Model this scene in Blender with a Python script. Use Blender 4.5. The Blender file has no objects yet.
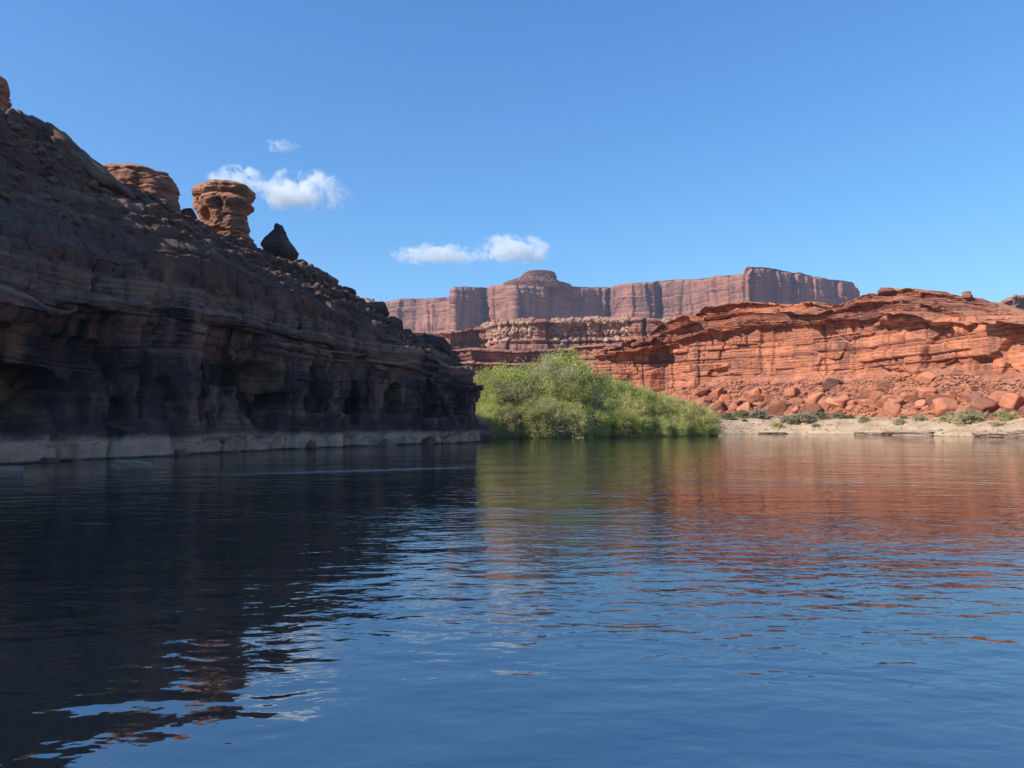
import bpy, bmesh, math, random
import numpy as np
from mathutils import Vector, Matrix, Euler

R = math.radians
sc = bpy.context.scene
COL = sc.collection

# ------------------------------------------------------------------ camera
F, CX, CY, HOR, CAMZ = 745.0, 512.0, 384.0, 424.0, 2.0
PITCH = math.atan((HOR - CY) / F)
cd = bpy.data.cameras.new('camera')
cam = bpy.data.objects.new('camera', cd)
COL.objects.link(cam)
cd.sensor_width = 36.0
cd.lens = F / 1024 * 36.0
cd.clip_start, cd.clip_end = 0.1, 40000
cam.location = (0, 0, CAMZ)
cam.rotation_euler = (math.pi / 2 + PITCH, 0, 0)
sc.camera = cam

# ------------------------------------------------------------------ light
SUN_EL, SUN_AZ = 33.0, math.degrees(math.atan2(-0.88, -0.475))
w = bpy.data.worlds.new('World'); sc.world = w; w.use_nodes = True
wn = w.node_tree
sky = wn.nodes.new('ShaderNodeTexSky')
sky.sky_type = 'NISHITA'; sky.sun_disc = False
sky.sun_elevation = R(SUN_EL); sky.sun_rotation = R(SUN_AZ)
sky.altitude = 1300; sky.air_density = 1.0; sky.dust_density = 0.1; sky.ozone_density = 4.0
tint = wn.nodes.new('ShaderNodeMix'); tint.data_type = 'RGBA'; tint.blend_type = 'MULTIPLY'; tint.inputs[0].default_value = 1.0
tint.inputs[7].default_value = (0.48, 0.85, 1.33, 1)
wn.links.new(sky.outputs[0], tint.inputs[6]); cmp_ = wn.nodes.new('ShaderNodeVectorMath'); cmp_.operation = 'MULTIPLY_ADD'; cmp_.inputs[1].default_value = (0.06, 0.11, 0.125); cmp_.inputs[2].default_value = (1, 1, 1)
dvd = wn.nodes.new('ShaderNodeVectorMath'); dvd.operation = 'DIVIDE'                 # a clear desert sky: less glare towards the horizon
wn.links.new(tint.outputs[2], cmp_.inputs[0]); wn.links.new(tint.outputs[2], dvd.inputs[0]); wn.links.new(cmp_.outputs[0], dvd.inputs[1])
wn.links.new(dvd.outputs[0], wn.nodes['Background'].inputs[0])
wn.nodes['Background'].inputs[1].default_value = 0.15

sd = bpy.data.lights.new('sun', 'SUN'); sd.energy = 4.1; sd.angle = R(0.53); sd.color = (1.0, 0.94, 0.85)
so = bpy.data.objects.new('sun', sd); COL.objects.link(so)
a, e = R(SUN_AZ), R(SUN_EL)
tosun = Vector((math.sin(a) * math.cos(e), math.cos(a) * math.cos(e), math.sin(e)))
so.rotation_euler = tosun.to_track_quat('Z', 'Y').to_euler()
so.location = (-60, -40, 80)

vs = sc.view_settings
vs.view_transform = 'Standard'; vs.look = 'None'; vs.exposure = 0.83; vs.gamma = 1.0; vs.use_curve_mapping = False
cy = sc.cycles
cy.max_bounces = 8; cy.diffuse_bounces = 3; cy.glossy_bounces = 3; cy.transmission_bounces = 4
cy.volume_bounces = 6; cy.transparent_max_bounces = 8
cy.use_denoising = True
cy.sample_clamp_indirect = 6.0

# ------------------------------------------------------------------ helpers
def ray(px, py):
    x = (px - CX) / F; u = (CY - py) / F
    return np.array([x, math.cos(PITCH) - u * math.sin(PITCH), math.sin(PITCH) + u * math.cos(PITCH)])

def at(px, py, Y):
    d = ray(px, py); return np.array([0, 0, CAMZ]) + d * (Y / d[1])

def onplane(px, py, z=0.0):
    d = ray(px, py); return np.array([0, 0, CAMZ]) + d * ((z - CAMZ) / d[2])

def tag(o, label=None, cat=None, group=None, kind=None):
    if label: o['label'] = label
    if cat: o['category'] = cat
    if group: o['group'] = group
    if kind: o['kind'] = kind
    return o

def empty(name, loc=(0, 0, 0)):
    o = bpy.data.objects.new(name, None); o.location = loc; o.empty_display_size = 0.3
    COL.objects.link(o); return o

def new_mesh(name, V, Fc, smooth=True):
    """V (n,3), Fc (m,k) with one face size"""
    me = bpy.data.meshes.new(name)
    V = np.ascontiguousarray(V, dtype=np.float32); Fc = np.ascontiguousarray(Fc, dtype=np.int32)
    me.vertices.add(len(V)); me.vertices.foreach_set('co', V.ravel())
    k = Fc.shape[1]
    me.loops.add(Fc.size); me.loops.foreach_set('vertex_index', Fc.ravel())
    me.polygons.add(len(Fc))
    me.polygons.foreach_set('loop_start', np.arange(0, Fc.size, k, dtype=np.int32))
    me.polygons.foreach_set('use_smooth', np.full(len(Fc), smooth, dtype=bool))
    me.update(calc_edges=True); me.validate()
    return me

def link(name, me, mat=None, parent=None):
    o = bpy.data.objects.new(name, me); COL.objects.link(o)
    if mat is not None and not me.materials: me.materials.append(mat)
    if parent is not None: o.parent = parent
    return o

def grid_faces(nu, nv, wrap_u=False):
    i = np.arange(nu if wrap_u else nu - 1)[:, None]; j = np.arange(nv - 1)[None, :]
    i2 = (i + 1) % nu
    a = i * nv + j; b = i2 * nv + j; c = i2 * nv + j + 1; d = i * nv + j + 1
    return np.stack([a, b, c, d], -1).reshape(-1, 4)

# ------------------------------------------------------------------ noise
def _h(ix, iy, iz, seed):
    h = (ix.astype(np.uint32) * np.uint32(374761393) + iy.astype(np.uint32) * np.uint32(668265263)
         + iz.astype(np.uint32) * np.uint32(2147483647 - 58) + np.uint32((seed * 1274126177 + 12345) & 0xffffffff))
    h = (h ^ (h >> np.uint32(13))) * np.uint32(1274126177)
    h = (h ^ (h >> np.uint32(15))) * np.uint32(2246822519)
    return h ^ (h >> np.uint32(16))

_G = np.array([[1,1,0],[-1,1,0],[1,-1,0],[-1,-1,0],[1,0,1],[-1,0,1],[1,0,-1],[-1,0,-1],
               [0,1,1],[0,-1,1],[0,1,-1],[0,-1,-1],[1,1,0],[-1,1,0],[0,-1,1],[0,-1,-1]], np.float32)

def perlin(P, seed=0):
    P = np.asarray(P, np.float32); sh = P.shape[:-1]; P = P.reshape(-1, 3)
    i = np.floor(P).astype(np.int64); f = (P - i).astype(np.float32); i = i & 0xffffffff
    t = f * f * f * (f * (f * 6 - 15) + 10)
    out = 0
    for dx in (0, 1):
        wx = t[:, 0] if dx else 1 - t[:, 0]
        for dy in (0, 1):
            wy = t[:, 1] if dy else 1 - t[:, 1]
            for dz in (0, 1):
                wz = t[:, 2] if dz else 1 - t[:, 2]
                g = _G[_h(i[:, 0] + dx, i[:, 1] + dy, i[:, 2] + dz, seed) & np.uint32(15)]
                out = out + wx * wy * wz * (g[:, 0] * (f[:, 0] - dx) + g[:, 1] * (f[:, 1] - dy) + g[:, 2] * (f[:, 2] - dz))
    return out.reshape(sh)

def fbm(P, octv=4, seed=0, gain=0.5):
    P = np.asarray(P, np.float32); s = 0; a_ = 1.0
    for k in range(octv):
        s = s + a_ * perlin(P * (2.03 ** k), seed + k * 17); a_ *= gain
    return s

def worley(P, seed=0):
    """F1, F2-F1, random value of the nearest cell"""
    P = np.asarray(P, np.float32); sh = P.shape[:-1]; P = P.reshape(-1, 3)
    i = np.floor(P).astype(np.int64); f = (P - i).astype(np.float32)
    n = len(P); f1 = np.full(n, 9, np.float32); f2 = np.full(n, 9, np.float32); rid = np.zeros(n, np.float32)
    for dx in (-1, 0, 1):
        for dy in (-1, 0, 1):
            for dz in (-1, 0, 1):
                h = _h((i[:, 0] + dx) & 0xffffffff, (i[:, 1] + dy) & 0xffffffff, (i[:, 2] + dz) & 0xffffffff, seed)
                jx = (h & np.uint32(1023)).astype(np.float32) / 1023 - f[:, 0] + dx
                jy = ((h >> np.uint32(10)) & np.uint32(1023)).astype(np.float32) / 1023 - f[:, 1] + dy
                jz = ((h >> np.uint32(20)) & np.uint32(1023)).astype(np.float32) / 1023 - f[:, 2] + dz
                d = np.sqrt(jx * jx + jy * jy + jz * jz)
                near = d < f1
                f2 = np.where(near, f1, np.minimum(f2, d))
                rid = np.where(near, ((h * np.uint32(2654435761)) >> np.uint32(8)).astype(np.float32) / 16777215.0, rid)
                f1 = np.where(near, d, f1)
    return f1.reshape(sh), (f2 - f1).reshape(sh), rid.reshape(sh)

def sstep(x, a_, b_):
    t = np.clip((x - a_) / (b_ - a_), 0, 1); return t * t * (3 - 2 * t)

def terrace(B, wz, cot, under=0.35, edge=0.93):
    """how far out the rock has to move so that every bed has an upright front and a flat tread"""
    k = np.clip(np.searchsorted(B.e, wz) - 1, 0, B.n - 2); th = B.e[k + 1] - B.e[k]; f = np.clip((wz - B.e[k]) / th, 0, 1)
    g = np.where(f < edge, f, edge * (1 - f) / (1 - edge))
    return th * np.minimum(cot, 2.2) * g - under * np.minimum(th, 1.5) * np.clip(1 - f / 0.30, 0, 1) ** 1.5, k, f

class Beds:
    """a stack of horizontal rock beds: how far each stands out, and the recessed joints between them"""
    def __init__(s, seed, z0, z1, tmin, tmax):
        r = np.random.RandomState(seed); ed = [z0]
        while ed[-1] < z1: ed.append(ed[-1] + tmin + (tmax - tmin) * r.rand() ** 1.8)
        s.e = np.array(ed, np.float32); s.o = r.uniform(-1, 1, len(ed)).astype(np.float32); s.n = len(ed)
    def __call__(s, z):
        k = np.clip(np.searchsorted(s.e, z) - 1, 0, s.n - 2)
        th = s.e[k + 1] - s.e[k]; f = np.clip((z - s.e[k]) / th, 0, 1)
        rnd = np.abs(2 * f - 1) ** 5
        return s.o[k], rnd, k

def jblocks(A, k, seed, w0, w1):
    """straight vertical joints inside each bed k: random value of the block, distance to its joint in metres"""
    z = np.zeros(k.shape, np.int64); r1 = (_h(k.astype(np.int64), z, z, seed) & np.uint32(65535)).astype(np.float32) / 65535
    r2 = (_h(k.astype(np.int64), z + 1, z, seed) & np.uint32(65535)).astype(np.float32) / 65535
    wd = w0 + (w1 - w0) * r1; x = A / wd + r2 * 37; c = np.floor(x); fr = x - c
    rid = (_h(c.astype(np.int64) & 0xffffffff, k.astype(np.int64), z + 2, seed) & np.uint32(65535)).astype(np.float32) / 65535
    return rid, np.minimum(fr, 1 - fr) * wd

# ------------------------------------------------------------------ materials
class NT:
    def __init__(s, name):
        s.m = bpy.data.materials.new(name); s.m.use_nodes = True; s.t = s.m.node_tree
        for n in list(s.t.nodes): s.t.nodes.remove(n)
        s.out = s.n('ShaderNodeOutputMaterial')
    def n(s, typ, **kw):
        nd = s.t.nodes.new(typ)
        for k, v in kw.items(): setattr(nd, k, v)
        return nd
    def put(s, v, inp):
        if hasattr(v, 'node') or isinstance(v, bpy.types.NodeSocket): s.t.links.new(v, inp)
        elif isinstance(v, (tuple, list)) and len(v) == 3 and inp.type == 'RGBA': inp.default_value = (*v, 1)
        else: inp.default_value = v
    def math(s, op, a_, b_=None, c_=None, clamp=False):
        nd = s.n('ShaderNodeMath', operation=op); nd.use_clamp = clamp
        s.put(a_, nd.inputs[0])
        if b_ is not None: s.put(b_, nd.inputs[1])
        if c_ is not None: s.put(c_, nd.inputs[2])
        return nd.outputs[0]
    def mix(s, f, a_, b_, mode='MIX'):
        nd = s.n('ShaderNodeMix', data_type='RGBA', blend_type=mode)
        s.put(f, nd.inputs[0]); s.put(a_, nd.inputs[6]); s.put(b_, nd.inputs[7]); return nd.outputs[2]
    def noise(s, vec, scale, detail=4, rough=0.55, dims='3D', dist=0.0):
        nd = s.n('ShaderNodeTexNoise', noise_dimensions=dims)
        if dims == '1D': s.put(vec, nd.inputs['W'])
        else: s.put(vec, nd.inputs['Vector'])
        nd.inputs['Scale'].default_value = scale; nd.inputs['Detail'].default_value = detail
        nd.inputs['Roughness'].default_value = rough; nd.inputs['Distortion'].default_value = dist
        return nd.outputs['Fac']
    def ramp(s, f, stops, interp='LINEAR'):
        nd = s.n('ShaderNodeValToRGB'); s.put(f, nd.inputs[0]); cr = nd.color_ramp; cr.interpolation = interp
        while len(cr.elements) < len(stops): cr.elements.new(0.5)
        for el, (p, c) in zip(cr.elements, stops):
            el.position = p; el.color = (*c, 1) if not isinstance(c, (int, float)) else (c, c, c, 1)
        return nd.outputs[0]
    def mapr(s, v, a_, b_, lo=0.0, hi=1.0, smooth=True):
        nd = s.n('ShaderNodeMapRange'); nd.interpolation_type = 'SMOOTHSTEP' if smooth else 'LINEAR'
        s.put(v, nd.inputs[0])
        for k, x in enumerate((a_, b_, lo, hi)): s.put(x, nd.inputs[k + 1])
        return nd.outputs[0]
    def scale(s, vec, sx, sy, sz):
        nd = s.n('ShaderNodeMapping'); s.put(vec, nd.inputs[0]); nd.inputs['Scale'].default_value = (sx, sy, sz)
        return nd.outputs[0]

def rock_mat(name, bands, u=1.0, varnish=(0.05, 0.03, 0.03), vamt=0.5, dust=(0.4, 0.2, 0.12), damt=0.5,
             bump=0.05, zones=None, streak=0.12, rnd=False, spall=None, block=False, thinamt=0.6, rough=0.9, speck=0.25):
    """bands: colours of the beds; u: metres of the typical bed"""
    t = NT(name); tc = t.n('ShaderNodeTexCoord'); P = tc.outputs['Object']
    geo = t.n('ShaderNodeNewGeometry')
    sep = t.n('ShaderNodeSeparateXYZ'); t.put(P, sep.inputs[0]); z = sep.outputs[2]
    sn = t.n('ShaderNodeSeparateXYZ'); t.put(geo.outputs['Normal'], sn.inputs[0]); nz = sn.outputs[2]
    warp = t.noise(P, 0.12 / u, 3)
    zz = t.math('MULTIPLY_ADD', warp, 2.0 * u, z)
    b1 = t.noise(zz, 0.42 / u, 5, 0.7, '1D')
    st = [(0.30 + 0.40 * k / (len(bands) - 1), c) for k, c in enumerate(bands)]
    col = t.ramp(b1, st)
    # mottling
    mt = t.noise(P, 0.35 / u, 6, 0.65)
    col = t.mix(1.0, col, t.ramp(mt, [(0.25, 0.62), (0.5, 1.0), (0.75, 1.25)]), 'MULTIPLY')
    fine = t.noise(P, 5.0 / u, 5, 0.7)
    col = t.mix(1.0, col, t.ramp(fine, [(0.3, 1 - speck), (0.5, 1.0), (0.72, 1 + speck)]), 'MULTIPLY')
    thin = t.noise(t.math('MULTIPLY_ADD', fine, 0.2 * u, zz), 4.0 / u, 2, 0.6, '1D')
    col = t.mix(thinamt, col, t.ramp(thin, [(0.3, 0.7), (0.5, 1.0), (0.7, 1.2)]), 'MULTIPLY')
    # each joint block weathers to its own tone
    if block:
        at_ = t.n('ShaderNodeAttribute'); at_.attribute_name = 'block'; bk = at_.outputs['Fac']
        col = t.mix(1.0, col, t.ramp(bk, [(0, (1, 1, 1)), (0.099, (1, 1, 1)), (0.1, (0.62, 0.60, 0.64)), (0.55, (1, 1, 1)), (1.0, (1.32, 1.25, 1.18))]), 'MULTIPLY')
    # varnish: runs down steep faces
    sv = t.noise(t.scale(P, 1, 1, streak), 0.55 / u, 5, 0.62)
    pv = t.noise(P, 0.09 / u, 3, 0.6)
    vm = t.math('MULTIPLY', t.mapr(t.math('ADD', sv, t.math('MULTIPLY', pv, 0.7)), 0.80, 1.02), t.mapr(nz, 0.55, 0.2))
    if block: vm = t.math('MULTIPLY', vm, t.mapr(bk, 0.95, 0.35, 0.25, 1.0))
    col = t.mix(t.math('MULTIPLY', vm, vamt, clamp=True), col, varnish)
    if zones:
        for (z0, z1, c, amt, soft) in zones:
            zj = t.math('MULTIPLY_ADD', t.math('SUBTRACT', mt, 0.5), soft * 4, z)
            m_ = t.math('MULTIPLY', t.mapr(zj, z0 - soft, z0 + soft), t.mapr(zj, z1 + soft, z1 - soft))
            zc = t.mix(1.0, c, t.ramp(mt, [(0.25, 0.72), (0.5, 1.0), (0.75, 1.2)]), 'MULTIPLY')
            col = t.mix(t.math('MULTIPLY', t.math('MULTIPLY', m_, amt), t.mapr(t.noise(P, 0.5 / u, 5, 0.6), 0.30, 0.52, 0.35, 1.0)), col, zc)
    if spall:
        sc_, amt, z0, z1 = spall
        sm_ = t.math('MULTIPLY', t.mapr(t.noise(t.scale(P, 1, 1, 0.55), 0.42 / u, 5, 0.6, dist=0.3), 0.50, 0.66), t.math('MULTIPLY', t.mapr(z, z0 - 0.5, z0 + 0.5), t.mapr(z, z1 + 1, z1 - 1)))
        col = t.mix(t.math('MULTIPLY', sm_, amt), col, t.mix(1.0, sc_, t.ramp(thin, [(0.3, 0.7), (0.7, 1.2)]), 'MULTIPLY'))
    dm = t.math('MULTIPLY', t.mapr(t.math('ADD', nz, t.math('MULTIPLY', t.math('SUBTRACT', fine, 0.5), 0.6)), 0.55, 0.85), damt)
    col = t.mix(dm, col, dust)
    if rnd:
        oi = t.n('ShaderNodeObjectInfo')
        col = t.mix(1.0, col, t.ramp(oi.outputs['Random'], [(0, (0.48, 0.46, 0.50)), (0.5, (1, 1, 1)), (1, (1.3, 1.25, 1.2))]), 'MULTIPLY')
    bs = t.n('ShaderNodeBsdfPrincipled'); t.put(col, bs.inputs['Base Color']); bs.inputs['Roughness'].default_value = rough
    bs.inputs['Specular IOR Level'].default_value = 0.2
    bp = t.n('ShaderNodeBump'); bp.inputs['Strength'].default_value = 0.9; bp.inputs['Distance'].default_value = bump
    hgt = t.math('ADD', t.math('ADD', fine, t.math('MULTIPLY', thin, 0.7)), t.math('MULTIPLY', t.noise(P, 18.0 / u, 3, 0.6), 0.4))
    t.put(hgt, bp.inputs['Height']); t.put(bp.outputs[0], bs.inputs['Normal'])
    t.put(bs.outputs[0], t.out.inputs[0])
    return t.m

RED = [(0.13, 0.056, 0.046), (0.30, 0.105, 0.060), (0.41, 0.165, 0.090), (0.34, 0.120, 0.066), (0.47, 0.235, 0.14)]
M = {}
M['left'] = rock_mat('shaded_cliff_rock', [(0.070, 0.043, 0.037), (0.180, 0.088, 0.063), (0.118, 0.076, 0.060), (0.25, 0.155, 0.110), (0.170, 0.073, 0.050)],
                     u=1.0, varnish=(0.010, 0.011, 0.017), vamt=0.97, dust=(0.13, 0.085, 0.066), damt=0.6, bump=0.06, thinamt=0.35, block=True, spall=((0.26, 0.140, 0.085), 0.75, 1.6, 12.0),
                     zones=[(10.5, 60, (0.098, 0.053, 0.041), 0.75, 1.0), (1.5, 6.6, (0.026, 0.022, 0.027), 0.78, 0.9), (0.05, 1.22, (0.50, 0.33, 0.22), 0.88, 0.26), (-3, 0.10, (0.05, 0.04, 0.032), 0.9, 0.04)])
M['crest'] = rock_mat('crest_boulder_rock', [(0.17, 0.075, 0.05), (0.27, 0.11, 0.068), (0.32, 0.14, 0.085), (0.25, 0.11, 0.07)], u=2.0,
                      varnish=(0.08, 0.05, 0.045), vamt=0.6, dust=(0.40, 0.19, 0.11), damt=0.6, bump=0.06)
M['darkb'] = rock_mat('dark_boulder_rock', [(0.05, 0.036, 0.036), (0.085, 0.055, 0.05), (0.11, 0.07, 0.06)], u=1.0,
                      varnish=(0.03, 0.025, 0.027), vamt=0.6, dust=(0.14, 0.10, 0.085), damt=0.3, bump=0.06)
M['slab'] = rock_mat('grey_brown_slab_rock', [(0.10, 0.062, 0.048), (0.145, 0.085, 0.06), (0.18, 0.105, 0.075)], u=1.0,
                     varnish=(0.06, 0.045, 0.045), vamt=0.5, dust=(0.19, 0.135, 0.105), damt=0.7, bump=0.06)
M['pale'] = rock_mat('pale_river_rock', [(0.14, 0.10, 0.075), (0.22, 0.155, 0.115), (0.29, 0.20, 0.145)], u=0.5, vamt=0.2, dust=(0.25, 0.18, 0.13), damt=0.5, bump=0.03)
M['right'] = rock_mat('red_sandstone', RED, u=1.6, zones=[(25.5, 31.5, (0.18, 0.074, 0.058), 0.5, 0.9)], block=True, spall=((0.20, 0.082, 0.062), 0.55, -5.0, 60.0), varnish=(0.10, 0.052, 0.046), vamt=0.95, dust=(0.43, 0.19, 0.11), damt=0.6, bump=0.10)
M['talus'] = rock_mat('red_talus_earth', [(0.27, 0.105, 0.066), (0.34, 0.135, 0.082), (0.39, 0.17, 0.105)], u=1.6, vamt=0.1, dust=(0.38, 0.165, 0.10), damt=0.5, bump=0.15, speck=0.35)
M['boulder'] = rock_mat('red_boulder_rock', RED, u=1.2, varnish=(0.15, 0.07, 0.055), vamt=0.5, dust=(0.43, 0.20, 0.12), damt=0.4, bump=0.05, rnd=True)
M['bench'] = rock_mat('bench_rock', [(0.11, 0.052, 0.046), (0.22, 0.084, 0.062), (0.31, 0.13, 0.09), (0.18, 0.072, 0.056), (0.34, 0.165, 0.115)], u=6.0,
                      varnish=(0.085, 0.05, 0.05), vamt=0.8, dust=(0.34, 0.16, 0.105), damt=0.75, bump=0.5)
M['benchcap'] = rock_mat('pale_caprock', [(0.28, 0.14, 0.095), (0.38, 0.23, 0.16), (0.44, 0.29, 0.205)], u=5.0, vamt=0.3, dust=(0.46, 0.27, 0.18), damt=0.6, bump=0.4)
M['mesa'] = rock_mat('mesa_sandstone', [(0.22, 0.098, 0.070), (0.26, 0.118, 0.084), (0.29, 0.135, 0.095), (0.24, 0.105, 0.075), (0.31, 0.155, 0.11)], u=22.0,
                     varnish=(0.10, 0.056, 0.050), vamt=0.85, dust=(0.31, 0.16, 0.115), damt=0.7, bump=1.5, streak=0.06)

# ------------------------------------------------------------------ cliff builder
def build_cliff(name, st, prof, counts, segs, disp, mat, sm=1, extra=None):
    n = len(st['base'])
    t = np.concatenate([np.linspace(k, k + 1, c, endpoint=False) for k, c in enumerate(counts)] + [[n - 1.0]])
    k = np.arange(n)
    def ip(arr):
        arr = np.asarray(arr, float)
        if arr.ndim == 1: r = np.interp(t, k, arr)[:, None]
        else: r = np.stack([np.interp(t, k, arr[:, q]) for q in range(arr.shape[1])], 1)
        if sm > 1:
            ker = np.hanning(sm + 2)[1:-1]; ker /= ker.sum(); pad = sm // 2
            r = np.stack([np.convolve(np.pad(r[:, q], pad, mode='edge'), ker, 'valid')[:len(t)] for q in range(r.shape[1])], 1)
        return r[:, 0] if arr.ndim == 1 else r
    d = {q: ip(v) for q, v in st.items()}
    base, crest = d['base'], d['crest']
    od = base - crest; b = np.linalg.norm(od, axis=1); od = od / b[:, None]
    d['b'] = b
    cp = prof(d)                                   # list of (out, z) arrays
    outs, zs = [], []
    for q in range(len(cp) - 1):
        f = np.linspace(0, 1, segs[q], endpoint=(q == len(cp) - 2))[None, :]
        o0, z0 = [np.broadcast_to(x, t.shape)[:, None] for x in cp[q]]; o1, z1 = [np.broadcast_to(x, t.shape)[:, None] for x in cp[q + 1]]
        outs.append(o0 + (o1 - o0) * f); zs.append(z0 + (z1 - z0) * f)
    out = np.concatenate(outs, 1); Z = np.concatenate(zs, 1)
    vpar = np.concatenate([q + np.linspace(0, 1, segs[q], endpoint=(q == len(cp) - 2)) for q in range(len(cp) - 1)])
    P = np.stack([base[:, 0:1] + od[:, 0:1] * out, base[:, 1:2] + od[:, 1:2] * out, Z], -1)
    du = np.gradient(P, axis=0); dv = np.gradient(P, axis=1)
    N = np.cross(du, dv); N /= np.linalg.norm(N, axis=-1, keepdims=True) + 1e-9
    for _ in range(4):                              # soften the direction the rock is pushed out in
        Np = np.pad(N, ((0, 0), (2, 2), (0, 0)), mode='edge'); N = sum(Np[:, q:q + N.shape[1]] for q in range(5)) / 5
    N /= np.linalg.norm(N, axis=-1, keepdims=True) + 1e-9
    do = np.gradient(out, axis=1); dz = np.gradient(Z, axis=1)
    d['cot'] = np.clip(-do / np.maximum(dz, 1e-3), 0, 2.5) * (dz > 1e-4); d['od3'] = np.stack([od[:, 0], od[:, 1], 0 * b], -1)[:, None, :]
    V = np.broadcast_to(vpar[None, :], Z.shape); T = np.broadcast_to(t[:, None], Z.shape)
    P = disp(P, N, T, V, d)
    me = new_mesh(name, P.reshape(-1, 3), grid_faces(P.shape[0], P.shape[1]))
    if 'block' in d: me.attributes.new('block', 'FLOAT', 'POINT').data.foreach_set('value', np.ascontiguousarray(0.1 + 0.9 * np.clip(d['block'], 0, 1), np.float32).ravel())
    o = link(name, me, mat)
    return o, P, d, t

# ---- left cliff, in the shade --------------------------------------------------
LB = [(-46,-45),(-36,-5),(-30,18),(-24.9,36.3),(-23.8,42),(-21,49),(-18.5,57),(-14,67.5),(-9.5,74),(-5.3,79),(-3.9,82),(-4.3,85),(-7.5,91),(-13,99),(-22,106),(-38,114)]
LC = [(-64,-38),(-54,4),(-46,26),(-36.5,43.5),(-35,49.5),(-31,56),(-27,64),(-21,74),(-15,80.5),(-10.8,84.6),(-8.8,86.4),(-8.0,87.6),(-10,89.6),(-14.5,92),(-23,95),(-36,98)]
SKYL = [(-300,40),(-170,60),(-60,88),(0,112),(12,122),(40,134),(75,156),(105,181),(165,219),(180,223),(230,241),(260,250),(282,262),(300,272),(345,295),(362,302),(385,314),(400,328),(412,334),(433,345),(443,350)]
LZ = []
for i, (x, y) in enumerate(LC):
    px = 512 + F * x / y if y > 20 else -999
    if i <= 2: LZ.append([27, 28, 28.5][i])
    elif i >= 12: LZ.append([12.2, 13.5, 15, 17][i - 12])
    else:
        py = np.interp(px, *zip(*SKYL)); LZ.append(at(px, py, y)[2])
LLIP = [8, 8, 8, 8.0, 8.8, 9.4, 9.4, 8.5, 7.4, 6.6, 6.3, 6.2, 6.2, 6.5, 7, 7.5]
leftst = dict(base=np.array(LB, float), crest=np.array(LC, float), zc=np.array(LZ), zl=np.array(LLIP, float), lo=np.array([1, 1, 1.1, 1.2, 1.2, 0.7, 0.4, 0.35, 0.5, 0.8, 1.0, 1.0, 0.8, 0.8, 0.8, 0.8]), hb=np.array([3, 3, 3, 3, 3.4, 4.2, 4.2, 4.0, 3.6, 3.2, 2.8, 2.6, 2.7, 2.7, 2.7, 2.7]))
def left_prof(d):
    zl, zc, b = d['zl'], d['zc'], d['b']; k = np.clip((zc - zl) / 10, 0.35, 1.0); hb = k * d['hb']
    lo = d['lo']
    return [(0.30, -2.2), (0.16, 0.85), (0.03, 1.4), (-0.15, 0.5 * zl), (0.0, zl - 1.3), (lo - 0.1, zl - 0.6), (lo, zl + 0.0), (0.15 * lo, zl + 0.35),
            (-0.35, zl + hb * 0.85), (-1.1, zl + hb), (-0.55 * b - 0.4, zl + hb + (zc - zl - hb) * 0.49), (-b, zc), (-b - 4, zc + 0.2), (-b - 16, zc - 5), (-b - 40, zc - 16)]
LS = [10, 34, 14, 62, 56, 22, 16, 12, 44, 18, 70, 60, 8, 8, 6]
ALC = [(28, 400, 42, 36, 2.6), (160, 405, 16, 34, 0.9), (120, 415, 9, 20, 1.1), (268, 392, 22, 34, 2.4), (235, 375, 12, 30, 0.8), (318, 392, 8, 30, 1.8), (357, 402, 8, 24, 1.9), (395, 398, 8, 16, 1.3), (428, 400, 7, 20, 1.0), (462, 408, 6, 16, 1.6), (85, 350, 26, 14, 0.7)]
BE1 = Beds(3, -3, 60, 0.5, 2.4); BE2 = Beds(8, -3, 60, 0.10, 0.5); BE3 = Beds(9, -3, 60, 0.35, 1.7); BE4 = Beds(12, -3, 60, 1.3, 3.6)
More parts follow.
